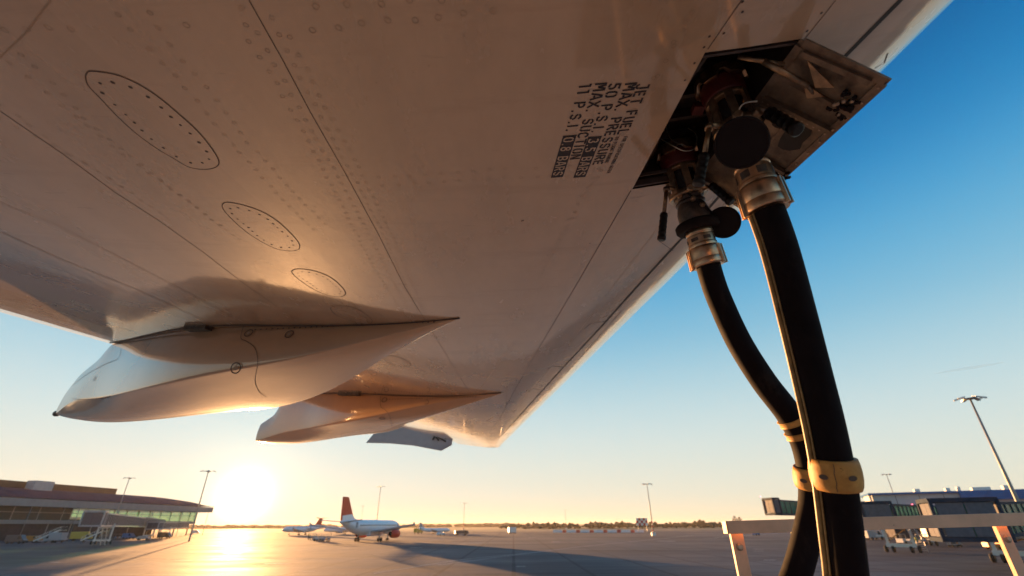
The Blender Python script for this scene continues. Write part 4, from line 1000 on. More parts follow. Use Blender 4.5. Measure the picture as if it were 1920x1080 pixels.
# ------------------------------------------------------------------ floodlight masts
M['mast'] = mat('galvanised_mast', (.30, .29, .28), .5, metal=.4, var=.2, vscale=1)
M['white'] = mat('white_paint', (.78, .76, .72), .45, var=.12, vscale=3)
M['redp'] = mat('red_paint', (.55, .05, .04), .45, var=.15, vscale=3)
M['lampg'] = mat('lamp_housing', (.55, .55, .55), .35, metal=.3)
def mast(px, py, h, label, band=False, arms=4, rr=.28, name='floodlight_mast'):
    r_ = ray(px, py); t = (h - CZ) / r_.z; P = CAM + r_ * t; G = Vector((P.x, P.y, 0))
    o = empty(name, G, label, 'light mast', 'floodlight masts on the apron')
    m_ = MB(); m_.lathe([(0, rr), (.3, rr), (h * .5, rr * .72), (h, rr * .42)], G, (0, 0, 1), 0, 14); m_.build('pole', [M['mast']], o)
    if band:
        for i in range(4):
            b = MB(); b.lathe([(1.5 * i + .1, rr + .06), (1.5 * i + .85, rr + .06)], G, (0, 0, 1), 0, 14); b.build('red_band', [M['redp']], o)
        b = MB(); b.box(G + Vector((0, 0, .6)), (1.6, 1.6, 1.2), 0); b.build('concrete_base', [M['white']], o)
    hd = MB(); hd.lathe([(0, .5), (.12, 1.0), (.2, 1.0)], G + Vector((0, 0, h - .3)), (0, 0, 1), 0, 12)
    hd.box(G + Vector((0, 0, h - .1)), (4.6, .14, .12), 0); hd.box(G + Vector((0, 0, h - .1)), (.14, 3.2, .12), 0); hd.build('head_frame', [M['mast']], o)
    for i in range(arms):
        a = i / arms * 6.283 + .4; c_ = G + Vector((2.1 * math.cos(a), 1.5 * math.sin(a), h - .1))
        lm = MB(); lm.box(c_, (1.0, .6, .22), 0, Matrix.Rotation(a, 3, 'Z') @ Matrix.Rotation(.3, 3, 'Y')); lm.build('lamp', [M['lampg']], o)
    return o
mast(1818, 746, 25, 'tallest floodlight mast, leaning over the pier at far right', arms=6, rr=.36)
mast(1662, 889, 25, 'thin dark floodlight mast rising behind the blue-roofed pier', arms=4)
mast(1213, 907, 20, 'floodlight mast with red and white banded foot beside the striped barrier row', band=True)
mast(1060, 956, 20, 'tiny floodlight mast standing behind the striped barrier row', band=True, arms=2)
mast(871, 943, 20, 'floodlight mast between the red-finned airliner and white container', band=True, arms=2)
mast(714, 912, 25, 'floodlight mast directly behind the red-finned airliner', arms=4)
mast(681, 948, 25, 'faint floodlight mast beside the red tail fin', arms=2)
mast(391, 883, 22, 'floodlight mast beside the glazed end of the left terminal', arms=4)
mast(243, 896, 25, 'floodlight mast behind the roof of the left terminal', arms=4)

# ------------------------------------------------------------------ left terminal
M['roofb'] = mat('slate_blue_roof', (.018, .045, .10), .85, spec=.05, var=.25, vscale=.3)
M['fascia'] = mat('pale_fascia', (.30, .30, .31), .7, spec=.2, var=.15, vscale=.4)
M['brown'] = mat('brown_parapet', (.10, .07, .06), .8, spec=.1, var=.2, vscale=.4)
M['wallg'] = mat('grey_cladding', (.07, .06, .07), .7, spec=.2, var=.4, vscale=.5)
M['concrete'] = mat('column_concrete', (.34, .31, .29), .6, var=.2, vscale=1)
M['gglass'] = glassm('green_glass', (.36, .58, .40))
M['gglassd'] = mat('dark_green_glass', (.012, .035, .038), .3, spec=.3, var=.4, vscale=.5)
M['frame'] = mat('window_frame', (.28, .28, .29), .4, metal=.3)
G0, G1 = gp(0, 1014), gp(345, 1004.5)
dT = (G1 - G0); LT = dT.length; dT.normalize(); bT = Vector((-dT.y, dT.x, 0))
if bT.y < 0: bT = -bT
print('TERM', G0, G1, LT, [round(zat(G0, q_), 2) for q_ in (905, 920, 938, 952, 962, 982)])
Gr = G0 + dT * (LT * .93); print('right', proj(Gr), [round(zat(Gr, q_), 2) for q_ in (928, 935, 945, 955, 960, 975)])
S0, S1 = -90, LT * 1.0
def tp(s, b, z): return G0 + dT * s + bT * b + Vector((0, 0, z))
term = empty('terminal_building', G0 + bT * 20, 'long left terminal with slate roof, pale fascia and green glazed end against the sun', 'terminal')
ZF0, ZF1, ZE, ZR = 12.0, 14.8, 15.2, 19.2
rf = MB(); ss = frange(S0, S1 - 40, 8) + [S1 - 30, S1 - 20, S1 - 10, S1, S1 + 6, S1 + 10, S1 + 12]
vs = []
for s in ss:
    k = max(0, (s - (S1 - 26)) / 38); kk = max(0, 1 - k ** 2.2) ** .6; zr = ZE + (ZR - ZE) * kk
    vs += [tp(s, -5, ZE - .2), tp(s, -4.5, ZE + .25 * kk), tp(s, 2, ZE + (zr - ZE) * .75), tp(s, 9, zr), tp(s, 22, zr), tp(s, 30, ZE - .2)]
rf.add(vs, [(6 * i + j, 6 * i + j + 1, 6 * i + 7 + j, 6 * i + 6 + j) for i in range(len(ss) - 1) for j in range(5)], 0, True)
rf.build('roof', [M['roofb']], term)
p_ = MB(); p_.add([tp(S0, 8, ZR - .4), tp(S1 - 44, 8, ZR - .4), tp(S1 - 44, 8, ZR + 2.4), tp(S0, 8, ZR + 2.4), tp(S0, 20, ZR - .4), tp(S1 - 44, 20, ZR - .4), tp(S1 - 44, 20, ZR + 2.4), tp(S0, 20, ZR + 2.4)],
       [(0, 1, 2, 3), (3, 2, 6, 7), (4, 7, 6, 5), (1, 5, 6, 2), (0, 3, 7, 4)], 0); p_.build('roof_parapet', [M['brown']], term)
def tbox(mb, s0, s1, b0, b1, z0, z1, m=0):
    mb.add([tp(s, b, z) for z in (z0, z1) for b in (b0, b1) for s in (s0, s1)], [(0, 2, 3, 1), (4, 5, 7, 6), (0, 1, 5, 4), (2, 6, 7, 3), (0, 4, 6, 2), (1, 3, 7, 5)], m)
p_ = MB(); tbox(p_, 6, 14, 3, 7, ZR - 1.5, ZR + 2.8); p_.build('roof_plant', [M['agrey']], term)
p_ = MB(); tbox(p_, S0, S1 + 11.5, -4.8, 29, ZF0, ZF1 - .1); p_.build('fascia', [M['fascia']], term)
p_ = MB(); tbox(p_, S0, S1 + 6, 0, 24, 5.8, 7.2); p_.build('floor_slab', [M['fascia']], term)
p_ = MB(); tbox(p_, S0, S1 - 22, 1.3, 22, .0, 5.8); p_.build('lower_wall', [M['wallg']], term)
for (a, b_, nm) in ((S0, S1 - 70, 'gglassd'), (S1 - 70, S1 + 6, 'gglass')):
    g_ = MB(); g_.add([tp(a, .1, 7.2), tp(b_, .1, 7.2), tp(b_, .1, ZF0), tp(a, .1, ZF0)], [(0, 1, 2, 3)], 0)
    if nm == 'gglass':
        g_.add([tp(a, 23.9, 7.2), tp(b_, 23.9, 7.2), tp(b_, 23.9, ZF0), tp(a, 23.9, ZF0)], [(0, 1, 2, 3)], 0); g_.add([tp(b_, .1, 7.2), tp(b_, 23.9, 7.2), tp(b_, 23.9, ZF0), tp(b_, .1, ZF0)], [(0, 1, 2, 3)], 0)
    w_ = g_.build('window', [M[nm]], term)
    fr = MB(); x = a; st_ = 10.0 if nm == 'gglassd' else 7.0
    while x < b_ + .1:
        tbox(fr, x - .14, x + .14, -.15, .05, 7.2, ZF0 - .003); 
        if nm == 'gglass': tbox(fr, x - .14, x + .14, 23.95, 24.2, 7.2, ZF0 - .003)
        x += st_
    tbox(fr, a, b_, -.16, .04, 9.9, 10.1); fr.build('window_frame', [M['frame']], w_)
p_ = MB(); random.seed(4)
for s, b_, w__, h_ in [(S1 - 66, 10, 3, 2.2), (S1 - 60, 14, 8, 1.6), (S1 - 47, 9, 4, 2.6), (S1 - 37, 14, 6, 1.3), (S1 - 20, 12, 5, 1.1), (S1 - 8, 16, 2, 2)]: tbox(p_, s, s + w__, b_, b_ + 3, 7.21, 7.2 + h_)
p_.build('interior_fitout', [M['wallg']], term)
for i in range(9):
    s = S1 + 3 - i * 10
    for b_ in (1.5, 22):
        c_ = MB(); c_.lathe([(0, .32), (5.8, .32)], tp(s, b_, 0), (0, 0, 1), 0, 12); c_.build('column', [M['concrete']], term)
for i in range(7):
    c_ = MB(); c_.lathe([(0, .12), (ZF0 - .1, .12)], tp(S1 + 9 - i * 20, -4.2, 0), (0, 0, 1), 0, 8); c_.build('eave_post', [M['frame']], term)

# ------------------------------------------------------------------ jet bridges
M['navy'] = mat('navy_steel', (.025, .045, .075), .7, spec=.12, var=.3, vscale=2)
M['shut'] = mat('grey_shutter', (.11, .115, .14), .6, spec=.25, var=.25, vscale=3)
M['tglass'] = mat('green_tunnel_glass', (.02, .20, .115), .2, vscale=.8, spec=.3, base2=(.01, .08, .055))
M['ochre'] = mat('ochre_hazard_paint', (.55, .28, .06), .5, var=.4, vscale=4)
def jetbridge(label, C, T, cabaz, hs=3.0, w=3.4, cols=(.2,), glass='tglass', stairs=True, cabm='navy', lampc=True, name='jet_bridge', ck=1.0, pane='shut'):
    """C: cab floor centre, T: far end floor centre"""
    o = empty(name, (C.x, C.y, 0), label, 'jet bridge', 'boarding bridges')
    d = (T - C); Lh = d.length; d.normalize(); sd = Vector((d.y, -d.x, 0)).normalized(); up = Vector((0, 0, 1))
    t = MB(); n = 2
    a, b = C + d * 2.2 * ck, T
    def prm(a_, b_, w_, z0, z1, mb, m): mb.add([a_ - sd * w_ + up * z0, a_ + sd * w_ + up * z0, a_ + sd * w_ + up * z1, a_ - sd * w_ + up * z1, b_ - sd * w_ + up * z0, b_ + sd * w_ + up * z0, b_ + sd * w_ + up * z1, b_ - sd * w_ + up * z1], [(0, 1, 2, 3), (4, 7, 6, 5), (0, 4, 5, 1), (2, 6, 7, 3), (0, 3, 7, 4), (1, 5, 6, 2)], m)
    mid = a.lerp(b, .5)
    prm(a, mid, w * .42, .0, hs * .9, t, 0); prm(mid, b, w * .47, -.12, hs * .98, t, 0)
    tn = t.build('tunnel', [M[glass]], o)
    f = MB()
    for aa, bb, ww, z0, z1 in ((a, mid, w * .42, 0, hs * .9), (mid, b, w * .47, -.12, hs * .98)):
        k = max(3, int((bb - aa).length / 2.6))
        for s in (-1, 1):
            for zz, hh in ((z0, .35), (z1, .28)): f.beam(aa + sd * s * (ww + .03) + up * zz, bb + sd * s * (ww + .03) + up * zz, .16, hh, 0)
            for i in range(k + 1):
                q_ = aa.lerp(bb, i / k) + sd * s * (ww + .03); f.beam(q_ + up * z0, q_ + up * z1, .12, .14, 0)
    f.build('frame', [M[cabm]], tn)
    fc = Vector((math.sin(cabaz), math.cos(cabaz), 0)); sc_ = Vector((fc.y, -fc.x, 0))
    c_ = MB(); hw = w * .62
    P4 = [C + fc * 2.6 * ck - sc_ * hw, C + fc * 2.6 * ck + sc_ * hw, C - fc * 1.4 * ck + sc_ * hw, C - fc * 1.4 * ck - sc_ * hw]
    for i in range(4): c_.beam(P4[i] - up * .1, P4[i] + up * hs, .30, .30, 0, up=fc)
    for z_ in (0, hs):
        for i in range(4): c_.beam(P4[i] + up * z_, P4[(i + 1) % 4] + up * z_, .30, .38, 0)
    c_.add([p + up * (hs + .1) for p in P4], [(0, 1, 2, 3)], 0); c_.add([p - up * .05 for p in P4], [(0, 1, 2, 3)], 0)
    cb = c_.build('cab', [M[cabm]], o)
    pn = MB()
    for i in (0, 1, 3):
        p, q_ = P4[i].lerp(P4[(i + 1) % 4], .06), P4[i].lerp(P4[(i + 1) % 4], .94)
        for k in range(2):
            u, v = p.lerp(q_, k * .5 + .01), p.lerp(q_, k * .5 + .49); pn.add([u + up * .25, v + up * .25, v + up * (hs - .25), u + up * (hs - .25)], [(0, 1, 2, 3)], 0)
    pn.build('shutter', [M[pane]], cb)
    for cl in cols:
        B = C.lerp(T, cl); z_ = B.z
        lc = MB()
        for s in (-1, 1):
            lc.beam(Vector((B.x, B.y, .9)) + sd * s * 1.7, B + sd * s * 1.7 + up * .6, .34, .34, 0, up=d); lc.beam(Vector((B.x, B.y, .9)) + sd * s * 1.7 + d * .3, B + sd * s * 1.75 - up * .3 - d * .1, .12, .12, 1, up=d)
        lc.beam(Vector((B.x, B.y, 1.0)) - sd * 2.0, Vector((B.x, B.y, 1.0)) + sd * 2.0, .6, .5, 0); lc.beam(B - sd * 1.8 - up * .35, B + sd * 1.8 - up * .35, .4, .4, 0)
        lc.beam(Vector((B.x, B.y, 1.6)) - sd * 1.6, B + sd * 1.2 - up * .6, .12, .12, 1)
        lco = lc.build('lift_column', [M['white'], M['ochre']], o)
        for s in (-1, 1):
            for s2 in (-.5, .5):
                wh = MB(); wh.lathe([(-.2, .42), (-.16, .5), (.16, .5), (.2, .42)], Vector((B.x, B.y, .5)) + sd * (s * 1.7 + s2), sd, 0, 18); wh.lathe([(-.21, .2), (.21, .2)], Vector((B.x, B.y, .5)) + sd * (s * 1.7 + s2), sd, 1, 12); wh.build('wheel', [M['tyre'], M['ochre']], lco)
    if stairs:
        sb = C + d * 3.2 + sd * 2.2; z_ = C.z; e = sb + d * (z_ * 1.25); e.z = 0; s_ = MB()
        for k in (-.5, .5): s_.beam(sb + sd * k, e + sd * k, .08, .3, 0); s_.beam(sb + sd * k + up * 1, e + sd * k + up * 1, .05, .05, 0)
        for i in range(14):
            q_ = sb.lerp(e, i / 14); s_.box(q_, (1.0, .3, .05), 0, Matrix.Rotation(math.atan2(sd.y, sd.x), 3, 'Z'))
            if i % 3 == 0:
                for k in (-.5, .5): s_.beam(q_ + sd * k, q_ + sd * k + up * 1, .04, .04, 0)
        s_.build('service_stair', [M['lampg']], o)
    if lampc:
        l_ = MB(); l_.ico(C + fc * 2.4 + up * (hs + .45), (.12, .12, .12), 0, 0, 2); l_.build('beacon', [M['beacon']], o)
    return o
M['beacon'] = emit('red_beacon', (1.0, .12, .16), 2.5)
def ph_z(px, py, depth): return pd(px, py, depth)
# left: one bridge with sloping tunnel in front of the terminal
jetbridge('grey boarding bridge sloping across the front of the left terminal', pd(172, 986, 118), tp(LT * .80, 0, 4.6), R(150), hs=3.3, glass='wallg', cols=(.12, .75), lampc=False, cabm='agrey')
jetbridge('second grey boarding bridge at the far end of the left terminal', pd(290, 992, 185), tp(LT * .99, 0, 4.4), R(170), hs=2.5, glass='wallg', cols=(.3,), lampc=False, cabm='agrey', stairs=False)

# ------------------------------------------------------------------ right pier
M['bluer'] = mat('blue_roof_edge', (.015, .14, .38), .6, spec=.15, var=.2, vscale=.5)
M['pwall'] = mat('pier_cladding', (.40, .42, .46), .45, var=.12, vscale=.3)
M['lit'] = emit('green_window_glow', (.55, .85, .45), .55)  # weak emission stands in for see-through, reflective glass; no lamp behind
HP = 13.0
Pa, Pb = pz(1633, 925, HP), pz(1925, 917, HP); Pa.z = Pb.z = 0
dP = (Pb - Pa); LP = dP.length; dP.normalize(); bP = Vector((-dP.y, dP.x, 0))
if bP.y < 0: bP = -bP
print('PIER', Pa, Pb, LP)
pier = empty('pier_building', Pa + dP * LP * .5 + bP * 8, 'long right-hand pier with blue roof edge, grey panels and small bright green windows', 'terminal')
def pp(s, b, z): return Pa + dP * s + bP * b + Vector((0, 0, z))
def pbox(mb, s0, s1, b0, b1, z0, z1, m=0):
    mb.add([pp(s, b, z) for z in (z0, z1) for b in (b0, b1) for s in (s0, s1)], [(0, 2, 3, 1), (4, 5, 7, 6), (0, 1, 5, 4), (2, 6, 7, 3), (0, 4, 6, 2), (1, 3, 7, 5)], m)
LE_ = LP + 60
m_ = MB(); pbox(m_, -1, LE_, -1, 18, HP - .55, HP); m_.build('roof', [M['bluer']], pier)
m_ = MB(); pbox(m_, LP * .58, LE_, -1.4, 17, HP - 2.6, HP - .56); m_.build('blue_fascia', [M['bluer']], pier)
m_ = MB(); pbox(m_, 0, LE_, 0, 16, 8.6, HP - .56); 
for i in range(24): pbox(m_, i * 6.2, i * 6.2 + .12, -.06, .0, 8.7, HP - .8, 1)
m_.build('wall', [M['pwall'], M['wallg']], pier)
for i in range(12):
    m_ = MB(); pbox(m_, 5 + i * 6.2, 10 + i * 6.2, -.09, -.02, 7.2, 8.3); m_.build('window', [M['lit']], pier)
m_ = MB(); pbox(m_, 0, LE_, 0, 16, 7.0, 8.6); m_.build('window_band', [M['gglassd']], pier)
m_ = MB(); pbox(m_, 3, LE_, .5, 15, 0, 7.0); m_.build('lower_wall', [M['wallg']], pier)
m_ = MB(); pbox(m_, -.6, 0, 2, 12, 5, HP - .6); m_.build('end_wall', [M['white']], pier)
for i, (s, w__) in enumerate(((20, 1.2), (23, .8), (26.5, 4.5), (34, 1.5), (12, 1.5))):
    m_ = MB(); pbox(m_, s, s + w__, 1, 3, HP - .1, HP + 1.0 + .3 * (i % 2)); m_.build('roof_unit', [M['white']], pier, bevel=.15)
for i, s in enumerate((7, 16, 24, 33)):
    m_ = MB(); m_.lathe([(0, .5), (3.2, .5)], pp(s, -2.2, 6.2), (0, 0, 1), 0, 14); m_.build('vent_duct', [M['white']], pier)
random.seed(5)
for i in range(9):
    m_ = MB(); m_.ico(pp(9 + i * 3.6 + random.uniform(-1, 1), -3, 9 + random.uniform(-1.2, .8)), (.26, .26, .26), 0, 0, 2); m_.build('red_lamp', [M['beacon']], pier)

bA = pd(1453, 964, 96); jetbridge('boarding bridge with raised navy cab and green glass tunnel, left of the hoses', bA, pp(4, -1, 5.8), R(-100), hs=2.9, w=2.5, cols=(.72,), stairs=False, ck=.36)
bB = pd(1660, 985, 72); jetbridge('boarding bridge on white wheeled legs, right of the near hose', bB, pp(26, -1, 5.2), R(-60), hs=3.2, w=3.4, cols=(.05, .35), glass='tglass')
bC = pd(1815, 1011, 46); jetbridge('large navy boarding bridge cab with grey shutters, between rail posts', bC, pp(58, -1, 6.4), R(205), hs=3.5, w=4.2, cols=(.10,), stairs=False, lampc=False)

# ------------------------------------------------------------------ ground vehicles and kit
PC = {k: mat(k + '_body', c_, .4, var=.1, vscale=3, coat=.3) for k, c_ in (('white', (.7, .7, .7)), ('orange', (.6, .22, .04)), ('yellow', (.55, .40, .06)), ('blue', (.10, .22, .42)), ('dark', (.07, .07, .08)), ('silver', (.4, .42, .44)))}
def van(px, py, az, label, c='white', kind='van', Ln=5.2, H_=2.4, Wd=2.0):
    G = gp(px, py); o = empty({'van': 'van', 'truck': 'catering_truck', 'tug': 'baggage_tug', 'car': 'car'}[kind], G, label, {'van': 'van', 'truck': 'truck', 'tug': 'tug', 'car': 'car'}[kind], rz=R(90) - az)
    b = MB(); x0, x1 = -Ln / 2, Ln / 2; w = Wd / 2
    if kind in ('van', 'truck'):
        pr = [(x0, .45), (x1 - .05, .45), (x1, 1.0), (x1 - .55, 1.25), (x1 - 1.25, H_ - .15), (x1 - 1.5, H_), (x0 + .1, H_), (x0, H_ - .15)]
        if kind == 'truck': pr = [(x0, .7), (x1, .6), (x1, 1.3), (x1 - .3, 2.1), (x1 - 1.3, 2.15), (x1 - 1.35, H_), (x0, H_)]
    elif kind == 'car': pr = [(x0, .4), (x1, .4), (x1, .85), (x1 - 1.0, .98), (x1 - 1.7, H_), (x0 + .7, H_), (x0 + .05, 1.0)]
    else: pr = [(x0, .35), (x1, .35), (x1, .95), (x1 - 1.1, 1.05), (x1 - 1.15, .8), (x0 + .9, .8), (x0 + .85, 1.15), (x0, 1.15)]
    b.prism([(x, -w, z) for x, z in pr], (0, Wd, 0), 0); lbuild(b, 'body', [PC[c]], o, bevel=.05)
    if kind != 'tug':
        zt = H_ - .25 if kind != 'truck' else 2.0
        for s in (-1, 1):
            g_ = MB(); g_.add([(x1 - 1.9, s * (w + .01), 1.25), (x1 - .75, s * (w + .01), 1.25), (x1 - 1.35, s * (w + .01), zt), (x1 - 1.9, s * (w + .01), zt)], [(0, 1, 2, 3)], 0)
            lbuild(g_, 'side_window', [M['glassd']], o)
    else:
        g_ = MB(); g_.box((x0 + .5, 0, 2.0), (1.6, Wd * .9, .08), 0)
        for sx in (x0 + .05, x0 + 1.2):
            for s in (-1, 1): g_.beam((sx, s * w * .8, 1.0), (sx, s * w * .8, 2.0), .06, .06, 0)
        lbuild(g_, 'canopy', [M['frame']], o)
    for sx in (x0 + Ln * .2, x1 - Ln * .2):
        for s in (-1, 1):
            wh = MB(); wh.lathe([(-.12, .30), (-.1, .36), (.1, .36), (.12, .30)], (sx, s * (w - .1), .36), (0, 1, 0), 0, 16); lbuild(wh, 'wheel', [M['tyre']], o)
    return o
van(28, 1019.5, R(80), 'dark van nearest the left edge, below the terminal', 'dark', 'van')
van(62, 1017.5, R(100), 'orange van below the left terminal beside a dark van', 'orange', 'van', 4.8, 2.0)
van(150, 1014, R(60), 'yellow service truck under the left boarding bridge', 'yellow', 'truck', 6.5, 3.0, 2.2)
van(240, 1010.5, R(95), 'small blue van under the far boarding bridge', 'blue', 'van', 4.8, 2.1)
van(192, 1016.5, R(110), 'dark baggage tug parked by the left terminal stairs', 'dark', 'tug', 3.2, 1.5, 1.5)
van(268, 1013, R(70), 'silver car parked under the left terminal', 'silver', 'car', 4.4, 1.45, 1.8)
van(597, 1014.5, R(100), 'low silver baggage tug on open apron, left of the red-finned airliner', 'silver', 'tug', 3.4, 1.5, 1.6)
van(827, 1004.5, R(40), 'white car on the apron right of the red-finned airliner', 'white', 'car', 4.5, 1.5, 1.8)
van(865, 1004.0, R(70), 'dark truck beside the banded mast foot in mid distance', 'dark', 'truck', 6.5, 2.2, 2.2)
van(1418, 1004, R(60), 'small blue equipment tug seen through the guard rail', 'blue', 'tug', 3.0, 1.3, 1.6)
van(1700, 1021, R(75), 'white tug between the wheeled legs of the right boarding bridge', 'white', 'tug', 3.2, 1.4, 1.6)
van(784, 1001, R(20), 'yellow truck in the far equipment row right of the airliner', 'yellow', 'truck', 7, 3, 2.3)
van(365, 1001, R(60), 'white van in the glare beyond the terminal end', 'white', 'van')
def cart(px, py, az, label, load='silver'):
    G = gp(px, py); o = empty('baggage_cart', G, label, 'baggage cart', 'baggage carts', rz=R(90) - az)
    b = MB(); b.box((0, 0, .5), (2.6, 1.5, .12), 0); b.box((0, 0, 1.95), (2.6, 1.5, .06), 0)
    for sx in (-1.25, 1.25):
        for s in (-.7, .7): b.beam((sx, s, .5), (sx, s, 1.95), .06, .06, 0)
    b.beam((1.3, 0, .45), (2.1, 0, .4), .06, .06, 0); lbuild(b, 'frame', [M['frame']], o)
    for i in range(4):
        c_ = MB(); c_.box((-.95 + i * .62, random.uniform(-.3, .3), .75 + .1 * (i % 2)), (.5, .75, .38 + .1 * (i % 2)), 0); lbuild(c_, 'bag', [PC[('dark', 'blue', 'orange', 'silver')[i]]], o, bevel=.04)
    for sx in (-.85, .85):
        for s in (-.65, .65): w_ = MB(); w_.lathe([(-.07, .2), (.07, .2)], (sx, s, .2), (0, 1, 0), 0, 12); lbuild(w_, 'wheel', [M['tyre']], o)
cart(584, 1012, R(100), 'loaded baggage cart just left of the silver tug'); cart(610, 1016, R(95), 'loaded baggage cart right of the silver tug')
cart(1612, 1014, R(95), 'baggage cart nearest the hose, beyond the guard rail'); cart(1737, 1021, R(80), 'baggage cart between the wheeled bridge legs and the large cab'); cart(1792, 1026, R(60), 'baggage cart under the large navy cab')
cart(118, 1015, R(95), 'baggage cart below the left terminal windows'); cart(218, 1012, R(90), 'baggage cart below the grey boarding bridge')
def stairs(px, py, az, label, h=3.6):
    G = gp(px, py); o = empty('boarding_stairs', G, label, 'stairs', rz=R(90) - az); L_ = h * 1.5
    b = MB()
    for s in (-.8, .8): b.beam((0, s, .5), (L_, s, h), .1, .35, 0)
    for i in range(16): b.box((L_ * (i + .5) / 16, 0, .5 + (h - .5) * (i + .5) / 16), (.3, 1.6, .05), 0)
    b.box((L_ + .8, 0, h), (1.6, 1.7, .1), 0); lbuild(b, 'flight', [M['white']], o)
    r_ = MB()
    for s in (-.8, .8):
        r_.beam((0, s, 1.5), (L_, s, h + 1), .06, .06, 0); r_.beam((L_, s, h + 1), (L_ + 1.6, s, h + 1), .06, .06, 0)
        for i in range(6): r_.beam((L_ * i / 5, s, .5 + (h - .5) * i / 5), (L_ * i / 5, s, 1.5 + (h - .5) * i / 5), .05, .05, 0)
    lbuild(r_, 'handrail', [M['white']], o)
    c_ = MB(); c_.box((L_ * .55, 0, .55), (L_ * .9, 1.7, .3), 0); c_.beam((L_ * .95, -.6, .6), (L_ * .95, -.6, h), .12, .12, 0); c_.beam((L_ * .95, .6, .6), (L_ * .95, .6, h), .12, .12, 0); lbuild(c_, 'chassis', [M['agrey']], o)
    for sx in (.8, L_ * .9):
        for s in (-.85, .85): w_ = MB(); w_.lathe([(-.1, .35), (.1, .35)], (sx, s, .35), (0, 1, 0), 0, 14); lbuild(w_, 'wheel', [M['tyre']], o)
stairs(62, 1018, R(60), 'white mobile boarding stairs rising right at far left'); stairs(150, 1017, R(55), 'white mobile boarding stairs in front of the grey boarding bridge', 3.2)
def person(px, py, az, label, vest):
    G = gp(px, py); me = bpy.data.meshes.new('person')
    J = [(0, 0, .95), (0, 0, 1.2), (0, 0, 1.42), (0, 0, 1.52), (0, .0, 1.66), (0, 0, 1.76), (0, .09, .90), (.05, .10, .48), (0, .11, .07), (.12, .11, .03), (0, -.09, .90), (.12, -.10, .48), (-.05, -.11, .07), (.08, -.11, .03),
         (0, .19, 1.40), (0, .25, 1.12), (.1, .24, .88), (0, -.19, 1.40), (0, -.25, 1.12), (.14, -.22, .90)]
    E = [(0, 1), (1, 2), (2, 3), (3, 4), (4, 5), (0, 6), (6, 7), (7, 8), (8, 9), (0, 10), (10, 11), (11, 12), (12, 13), (2, 14), (14, 15), (15, 16), (2, 17), (17, 18), (18, 19)]
    RR = [.15, .14, .15, .06, .105, .07, .10, .07, .05, .045, .10, .07, .05, .045, .07, .05, .04, .07, .05, .04]
    me.from_pydata(J, E, []); o = bpy.data.objects.new('person', me); col.objects.link(o)
    sk = o.modifiers.new('skin', 'SKIN'); 
    me.skin_vertices.new() if not me.skin_vertices else None
    for i, r_ in enumerate(RR): me.skin_vertices[0].data[i].radius = (r_, r_)
    me.skin_vertices[0].data[0].use_root = True
    o.modifiers.new('s', 'SUBSURF').levels = 1
    me.materials.append(mat('work_trousers', (.04, .05, .08), .8, var=.2)); o.location = G; o.rotation_euler = (0, 0, R(90) - az); tag(o, label, 'person')
    v = MB(); v.lathe([(0, .17), (.1, .185), (.3, .19), (.48, .205), (.56, .17), (.60, .08)], (0, 0, .93), (0, 0, 1), 0, 18, sx=1.15, caps=False); lbuild(v, 'hi_vis_vest', [vest], o)
    h = MB(); h.lathe([(0, .12), (.06, .118), (.1, .08), (.12, .01)], (0, 0, 1.70), (0, 0, 1), 0, 14, caps=False); lbuild(h, 'hair', [M['tyre']], o)
    return o
hv = mat('hi_vis_green', (.35, .75, .05), .6, var=.1); hv2 = mat('hi_vis_yellow', (.75, .72, .05), .6, var=.1)
person(1722, 1024, R(60), 'person in yellow hi-vis vest by the right boarding bridge wheels', hv2); person(10, 1019, R(120), 'person in green hi-vis vest standing at far left', hv); person(578, 1009.5, R(100), 'person in yellow hi-vis vest beside the baggage carts', hv2)

van(100, 1017.5, R(-80), 'silver truck between the boarding stairs under the left terminal', 'silver', 'truck', 6.5, 2.9, 2.2)
van(308, 1009.5, R(85), 'dark van below the green glazed end of the left terminal', 'dark', 'van')
van(1870, 1030, R(100), 'orange tug under the large navy bridge cab', 'orange', 'tug', 3.2, 1.5, 1.6)
van(1640, 1012, R(80), 'silver van behind the white wheeled legs of the right bridge', 'silver', 'van')
van(1765, 1012, R(95), 'dark truck in the shade below the right pier', 'dark', 'truck', 7.5, 3.2, 2.4)
van(1500, 1004, R(80), 'yellow truck glimpsed between the hoses and the guard rail', 'yellow', 'truck', 6, 2.6, 2.2)
